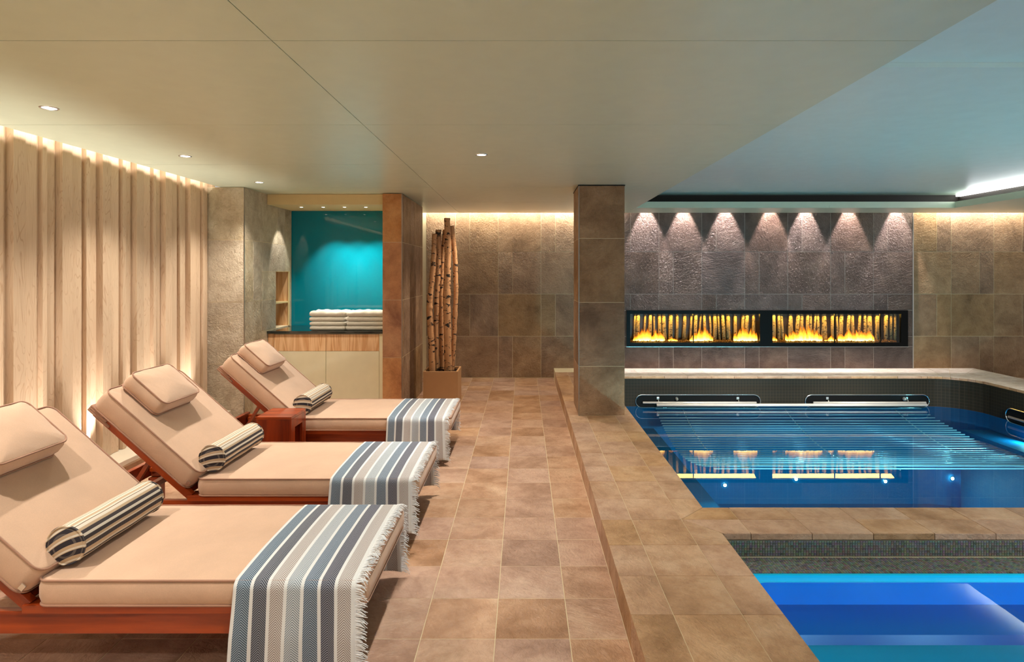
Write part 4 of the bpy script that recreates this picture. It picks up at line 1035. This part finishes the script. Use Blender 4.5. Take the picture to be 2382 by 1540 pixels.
def make_throw(label, loc, hang0, hang1, seed):
    """cotton throw draped across the foot; stripes run along its length"""
    rn = random.Random(seed)
    X0, X1 = -1.065, -0.615
    t = root('throw_blanket', label, 'throw', loc, 0, 'striped cotton throws')
    t.location = (CX, loc[1], 0)
    path = []; Ht = 0.378; hw = 0.368; rc = 0.035
    z = hang0
    n = 16
    for k in range(n + 1): path.append((-hw - 0.012, hang0 + (Ht - rc - hang0) * k / n))
    for k in range(1, 7): a = PI - PI / 2 * k / 6; path.append((-hw - 0.012 + rc + rc * math.cos(a), Ht - rc + rc * math.sin(a)))
    for k in range(1, 22):
        s = -1 + 2 * k / 22; path.append(((hw + 0.012 - rc) * s, Ht + 0.011 * (1 - abs(s) ** 2.6)))
    for k in range(0, 7): a = PI / 2 - PI / 2 * k / 6; path.append((hw + 0.012 - rc + rc * math.cos(a), Ht - rc + rc * math.sin(a)))
    for k in range(1, n + 1): path.append((hw + 0.012, Ht - rc + (hang1 - Ht + rc) * k / n))
    NX = 44; bm = bmesh.new(); uvl = bm.loops.layers.uv.new('UVMap')
    vl = [0]
    for a, b in zip(path, path[1:]): vl.append(vl[-1] + math.hypot(b[0] - a[0], b[1] - a[1]))
    grid = []
    p1, p2 = rn.uniform(0, 6), rn.uniform(0, 6)
    for j, (py, pz) in enumerate(path):
        row = []
        drop = max(0, (Ht - rc) - pz)
        side = -1 if py < 0 else 1
        for i in range(NX + 1):
            s = i / NX; x = X0 + (X1 - X0) * s - 0.045 * drop * (1 - s) + 0.03 * drop * s
            amp = min(1, drop * 6) * 0.006 * (1 + drop * 3)
            yy_ = py + side * (amp * (1 + math.sin(s * 13 + p1 + drop * 2)) + drop * 0.015)
            if drop == 0: zz = pz + 0.0012 * math.sin(s * 21 + p2) * math.sin(py * 17)
            else: zz = pz + 0.008 * math.sin(s * 7 + p2) * min(1, drop * 3)
            row.append(Vector((x - CX, yy_, zz)))
        grid.append(row)
    # solid sheet (two skins)
    def skin(off):
        return [[bm.verts.new(p) for p in row] for row in off]
    nrm = []
    for j in range(len(grid)):
        a = grid[max(0, j - 1)][20]; b = grid[min(len(grid) - 1, j + 1)][20]; d = (b - a).normalized(); nrm.append(Vector((0, -d.z, d.y)))
    A = skin(grid); B = skin([[p - nrm[j] * 0.004 for p in row] for j, row in enumerate(grid)])
    def fc(vs, uvs):
        f = bm.faces.new(vs)
        for lp, q in zip(f.loops, uvs): lp[uvl].uv = q
    Wd = 0.452
    for j in range(len(grid) - 1):
        for i in range(NX):
            q = [(i / NX * Wd, vl[j]), ((i + 1) / NX * Wd, vl[j]), ((i + 1) / NX * Wd, vl[j + 1]), (i / NX * Wd, vl[j + 1])]
            fc([A[j][i], A[j][i + 1], A[j + 1][i + 1], A[j + 1][i]], q); fc([B[j + 1][i], B[j + 1][i + 1], B[j][i + 1], B[j][i]], q[::-1])
    for j in range(len(grid) - 1):
        for i in (0, NX):
            q = [(0 if i == 0 else Wd, vl[j])] * 4; fc([A[j][i], A[j + 1][i], B[j + 1][i], B[j][i]] if i == 0 else [A[j + 1][i], A[j][i], B[j][i], B[j + 1][i]], q)
    for i in range(NX):
        for j in (0, len(grid) - 1):
            q = [(i / NX * Wd, vl[j])] * 4; fc([A[j][i + 1], A[j][i], B[j][i], B[j][i + 1]] if j == 0 else [A[j][i], A[j][i + 1], B[j][i + 1], B[j][i]], q)
    link('cloth', bm, HERR, t, True)
    # fringe along the foot-side edge
    fr = bmesh.new(); tot = vl[-1]; cnt = int(tot / 0.0034)
    for c in range(cnt):
        d = c / cnt * tot; j = max(k for k in range(len(vl)) if vl[k] <= d); j = min(j, len(grid) - 2)
        f = (d - vl[j]) / max(1e-6, vl[j + 1] - vl[j]); p = grid[j][NX].lerp(grid[j + 1][NX], f); N_ = nrm[j]
        T = (grid[j + 1][NX] - grid[j][NX]).normalized()
        ln = rn.uniform(0.026, 0.05); sw = rn.uniform(-0.5, 0.5) + 0.4 * math.sin(d * 40 + seed)
        if abs(N_.z) < 0.3: T2 = Vector((0, 0, -1)); sw = abs(sw) * 0.6
        else: T2 = T
        lift = rn.uniform(-0.002, 0.004)
        m1 = p + Vector((1, 0, 0)) * ln * 0.5 + T2 * sw * ln * 0.3 + N_ * (lift + 0.001)
        e = p + Vector((1, 0, 0)) * ln * 0.92 + T2 * sw * ln + N_ * lift + (Vector((0, 0, -0.006)) if N_.z > 0.3 else Vector((0, 0, -0.004)))
        wdt = 0.0016
        tube(fr, [p - N_ * 0.001 - Vector((0.004, 0, 0)), m1, e], [wdt * 1.1, wdt, wdt * 0.6], 4)
    fo = link('fringe', fr, FRINGE, t); fo['kind'] = 'stuff'
    return t
LABL = ['teak lounger with tan cushions nearest the camera, cut off by the left picture edge',
        'middle teak lounger with tan cushions, directly in front of the square side table',
        'farthest teak lounger with tan cushions, in front of the cream cabinet']
L0_ = make_lounger(LABL[0], (CX, LY_[0], 0))
for i in (1, 2):
    c = copytree(L0_); c.location = (CX - (0.0 if i == 1 else -0.012), LY_[i], 0); c['label'] = LABL[i]
top = P0 + uu * 0.555 + nn * 0.066
LP = ['tan boxed head pillow on the near lounger, cut by the left picture edge', 'tan boxed head pillow on the middle lounger backrest', 'tan boxed head pillow on the far lounger, beside the stone pier']
p0_ = make_pillow(LP[0], (CX + top.x, LY_[0] - 0.075, top.z))
for i in (1, 2): c = copytree(p0_); c.location = (CX + top.x, LY_[i] - 0.075, top.z); c['label'] = LP[i]
LB = ['striped bolster on the near lounger, largest of the three', 'striped bolster on the middle lounger', 'striped bolster on the far lounger behind the teak side table']
BPOS = [(-1.757, 2.56, 0.462), (-1.757, 3.645, 0.462), (-1.755, 5.03, 0.462)]
b0 = make_bolster(LB[0], BPOS[0])
for i in (1, 2): c = copytree(b0); c.location = BPOS[i]; c.rotation_euler = (0, 0.25 * i, 0); c['label'] = LB[i]
LT = ['blue grey striped fringed throw over the foot of the near lounger', 'blue grey striped fringed throw over the foot of the middle lounger', 'blue grey striped fringed throw over the foot of the farthest lounger']
for i in range(3): make_throw(LT[i], (0, LY_[i], 0), [0.05, 0.085, 0.06][i], [0.03, 0.06, 0.09][i], 3 + i)

# ---- side table
st = root('side_table', 'small square reddish teak side table between the middle and far loungers', 'side table', (-1.815, 4.515, 0))
def sb(n, m, *a, bev=0.002): return child(st, bx, n, m, st, *a, bev)
sx0, sx1, sy0, sy1, sz = -1.944, -1.688, 4.375, 4.665, 0.46
sb('top', TEAK, sx0, sx1, sy0, sy1, sz - 0.02, sz)
sb('front_panel', TEAKV, sx0, sx1, sy0, sy0 + 0.02, 0, sz - 0.0205)
sb('back_panel', TEAKV, sx0, sx1, sy1 - 0.02, sy1, 0, sz - 0.0205)
for s, x0, x1 in ((0, sx0 + 0.001, sx0 + 0.02), (1, sx1 - 0.02, sx1 - 0.001)):
    bm = bmesh.new(); cx_, cy_ = st.location.x, st.location.y; a, b = sy0 + 0.021, sy1 - 0.021
    box(bm, x0 - cx_, x1 - cx_, a - cy_, a + 0.05 - cy_, 0, sz - 0.021); box(bm, x0 - cx_, x1 - cx_, b - 0.05 - cy_, b - cy_, 0, sz - 0.021)
    box(bm, x0 - cx_, x1 - cx_, a + 0.0505 - cy_, b - 0.0505 - cy_, sz - 0.09, sz - 0.021); box(bm, x0 - cx_, x1 - cx_, a + 0.0505 - cy_, b - 0.0505 - cy_, 0, 0.05)
    link('side_frame', bm, TEAKV, st)

# ---- planter with birch trunks
px0, px1, py0, py1, ph_ = -1.128, -0.738, 6.75, 7.13, 0.40
pn = root('planter', 'square clay-coloured planter holding bare birch trunks beside the pier', 'planter', ((px0 + px1) / 2, (py0 + py1) / 2, 0))
bm = bmesh.new(); w2 = (px1 - px0) / 2; d2 = (py1 - py0) / 2; th = 0.022
for a in ((-w2, w2, -d2, -d2 + th), (-w2, w2, d2 - th, d2), (-w2, -w2 + th, -d2 + th, d2 - th), (w2 - th, w2, -d2 + th, d2 - th)):
    box(bm, *a, 0, ph_, 0.003)
link('pot', bm, PLANTER, pn)
bm = bmesh.new(); 
rn = random.Random(2)
box(bm, -w2 + th, w2 - th, -d2 + th, d2 - th, 0.02, ph_ - 0.035)
for i in range(420):
    c = Vector((rn.uniform(-w2 + 0.03, w2 - 0.03), rn.uniform(-d2 + 0.03, d2 - 0.03), ph_ - 0.03 + rn.uniform(0, 0.012))); r = rn.uniform(0.006, 0.014)
    q = Matrix.Rotation(rn.random() * 6, 3, 'Z') @ Matrix.Rotation(rn.random() * 6, 3, 'X')
    vv = [bm.verts.new(c + q @ Vector(d) * r) for d in ((1, 0, 0), (-1, 0, 0), (0, 0.7, 0), (0, -0.7, 0), (0, 0, 0.4), (0, 0, -0.4))]
    for a, b, d in ((0, 2, 4), (2, 1, 4), (1, 3, 4), (3, 0, 4), (2, 0, 5), (1, 2, 5), (3, 1, 5), (0, 3, 5)): bm.faces.new([vv[a], vv[b], vv[d]])
so = link('bark_mulch', bm, SOIL, pn); so['kind'] = 'stuff'
def trunk(pts, Y, w0, w1, label):
    """pts in photograph pixels turned into X, Z at depth Y"""
    P_ = [Vector(((px - 1218) / FPX * Y, Y, CH - (py - 634) / FPX * Y)) for px, py in pts]
    P_[0].z = ph_ - 0.04
    # resample with knots
    out = []; rad = []; N = 40; rn_ = random.Random(len(label) + int(w0 * 1000))
    for k in range(N + 1):
        t_ = k / N * (len(P_) - 1); i = min(int(t_), len(P_) - 2); f = t_ - i; f = f * f * (3 - 2 * f) * 0.5 + f * 0.5
        p = P_[i].lerp(P_[i + 1], f); out.append(p + Vector((rn_.uniform(-1, 1), rn_.uniform(-1, 1), 0)) * 0.0025)
        r = (w0 + (w1 - w0) * k / N) / 2; rad.append(r * (1 + rn_.uniform(-0.05, 0.05) + (0.18 if rn_.random() < 0.08 else 0)))
    o0 = out[0].copy(); bm = tube(bmesh.new(), [p - o0 for p in out], rad, 14)
    o = link('birch_trunk', bm, BARK, None, True); o.location = o0
    tag(o, label, 'birch trunk', 'birch trunks in the planter')
    link('cut_end', lathe(bmesh.new(), [(0, 0.003), (rad[-1] * 0.95, 0.002), (rad[-1] * 1.0, -0.006)], 14), SOIL, o, True, out[-1] - o0)
    # short broken branch stubs
    for q in range(3):
        k = rn_.randrange(6, 34); a = rn_.uniform(0, 6.28); d = Vector((math.cos(a), math.sin(a), 0.7)).normalized()
        link('branch_stub', tube(bmesh.new(), [Vector((0, 0, 0)), d * (rad[k] + rn_.uniform(0.008, 0.02))], [0.009, 0.005], 7), SOIL, o, True, out[k] - o0)
    return o
trunk([(1006, 862), (1004, 800), (999, 720), (1001, 690), (1008, 620), (1011, 544)], 6.86, 0.078, 0.058, 'birch trunk at the far left of the planter, shorter, with a kink half way')
trunk([(1016, 862), (1014, 760), (1018, 660), (1021, 590), (1020, 535)], 6.985, 0.055, 0.066, 'dark shaded birch trunk behind the far left one in the planter')
trunk([(1043, 862), (1041, 780), (1039, 700), (1041, 620), (1042, 560), (1040, 508)], 6.90, 0.092, 0.070, 'tallest thick pale birch trunk in the middle of the planter')
trunk([(1029, 862), (1027, 780), (1025, 690), (1029, 600), (1034, 535)], 7.07, 0.060, 0.045, 'thin birch trunk just left of the tallest one in the planter')
trunk([(1052, 862), (1057, 770), (1061, 670), (1058, 590), (1050, 526)], 6.98, 0.050, 0.058, 'slim birch trunk bowing out at the right of the planter')
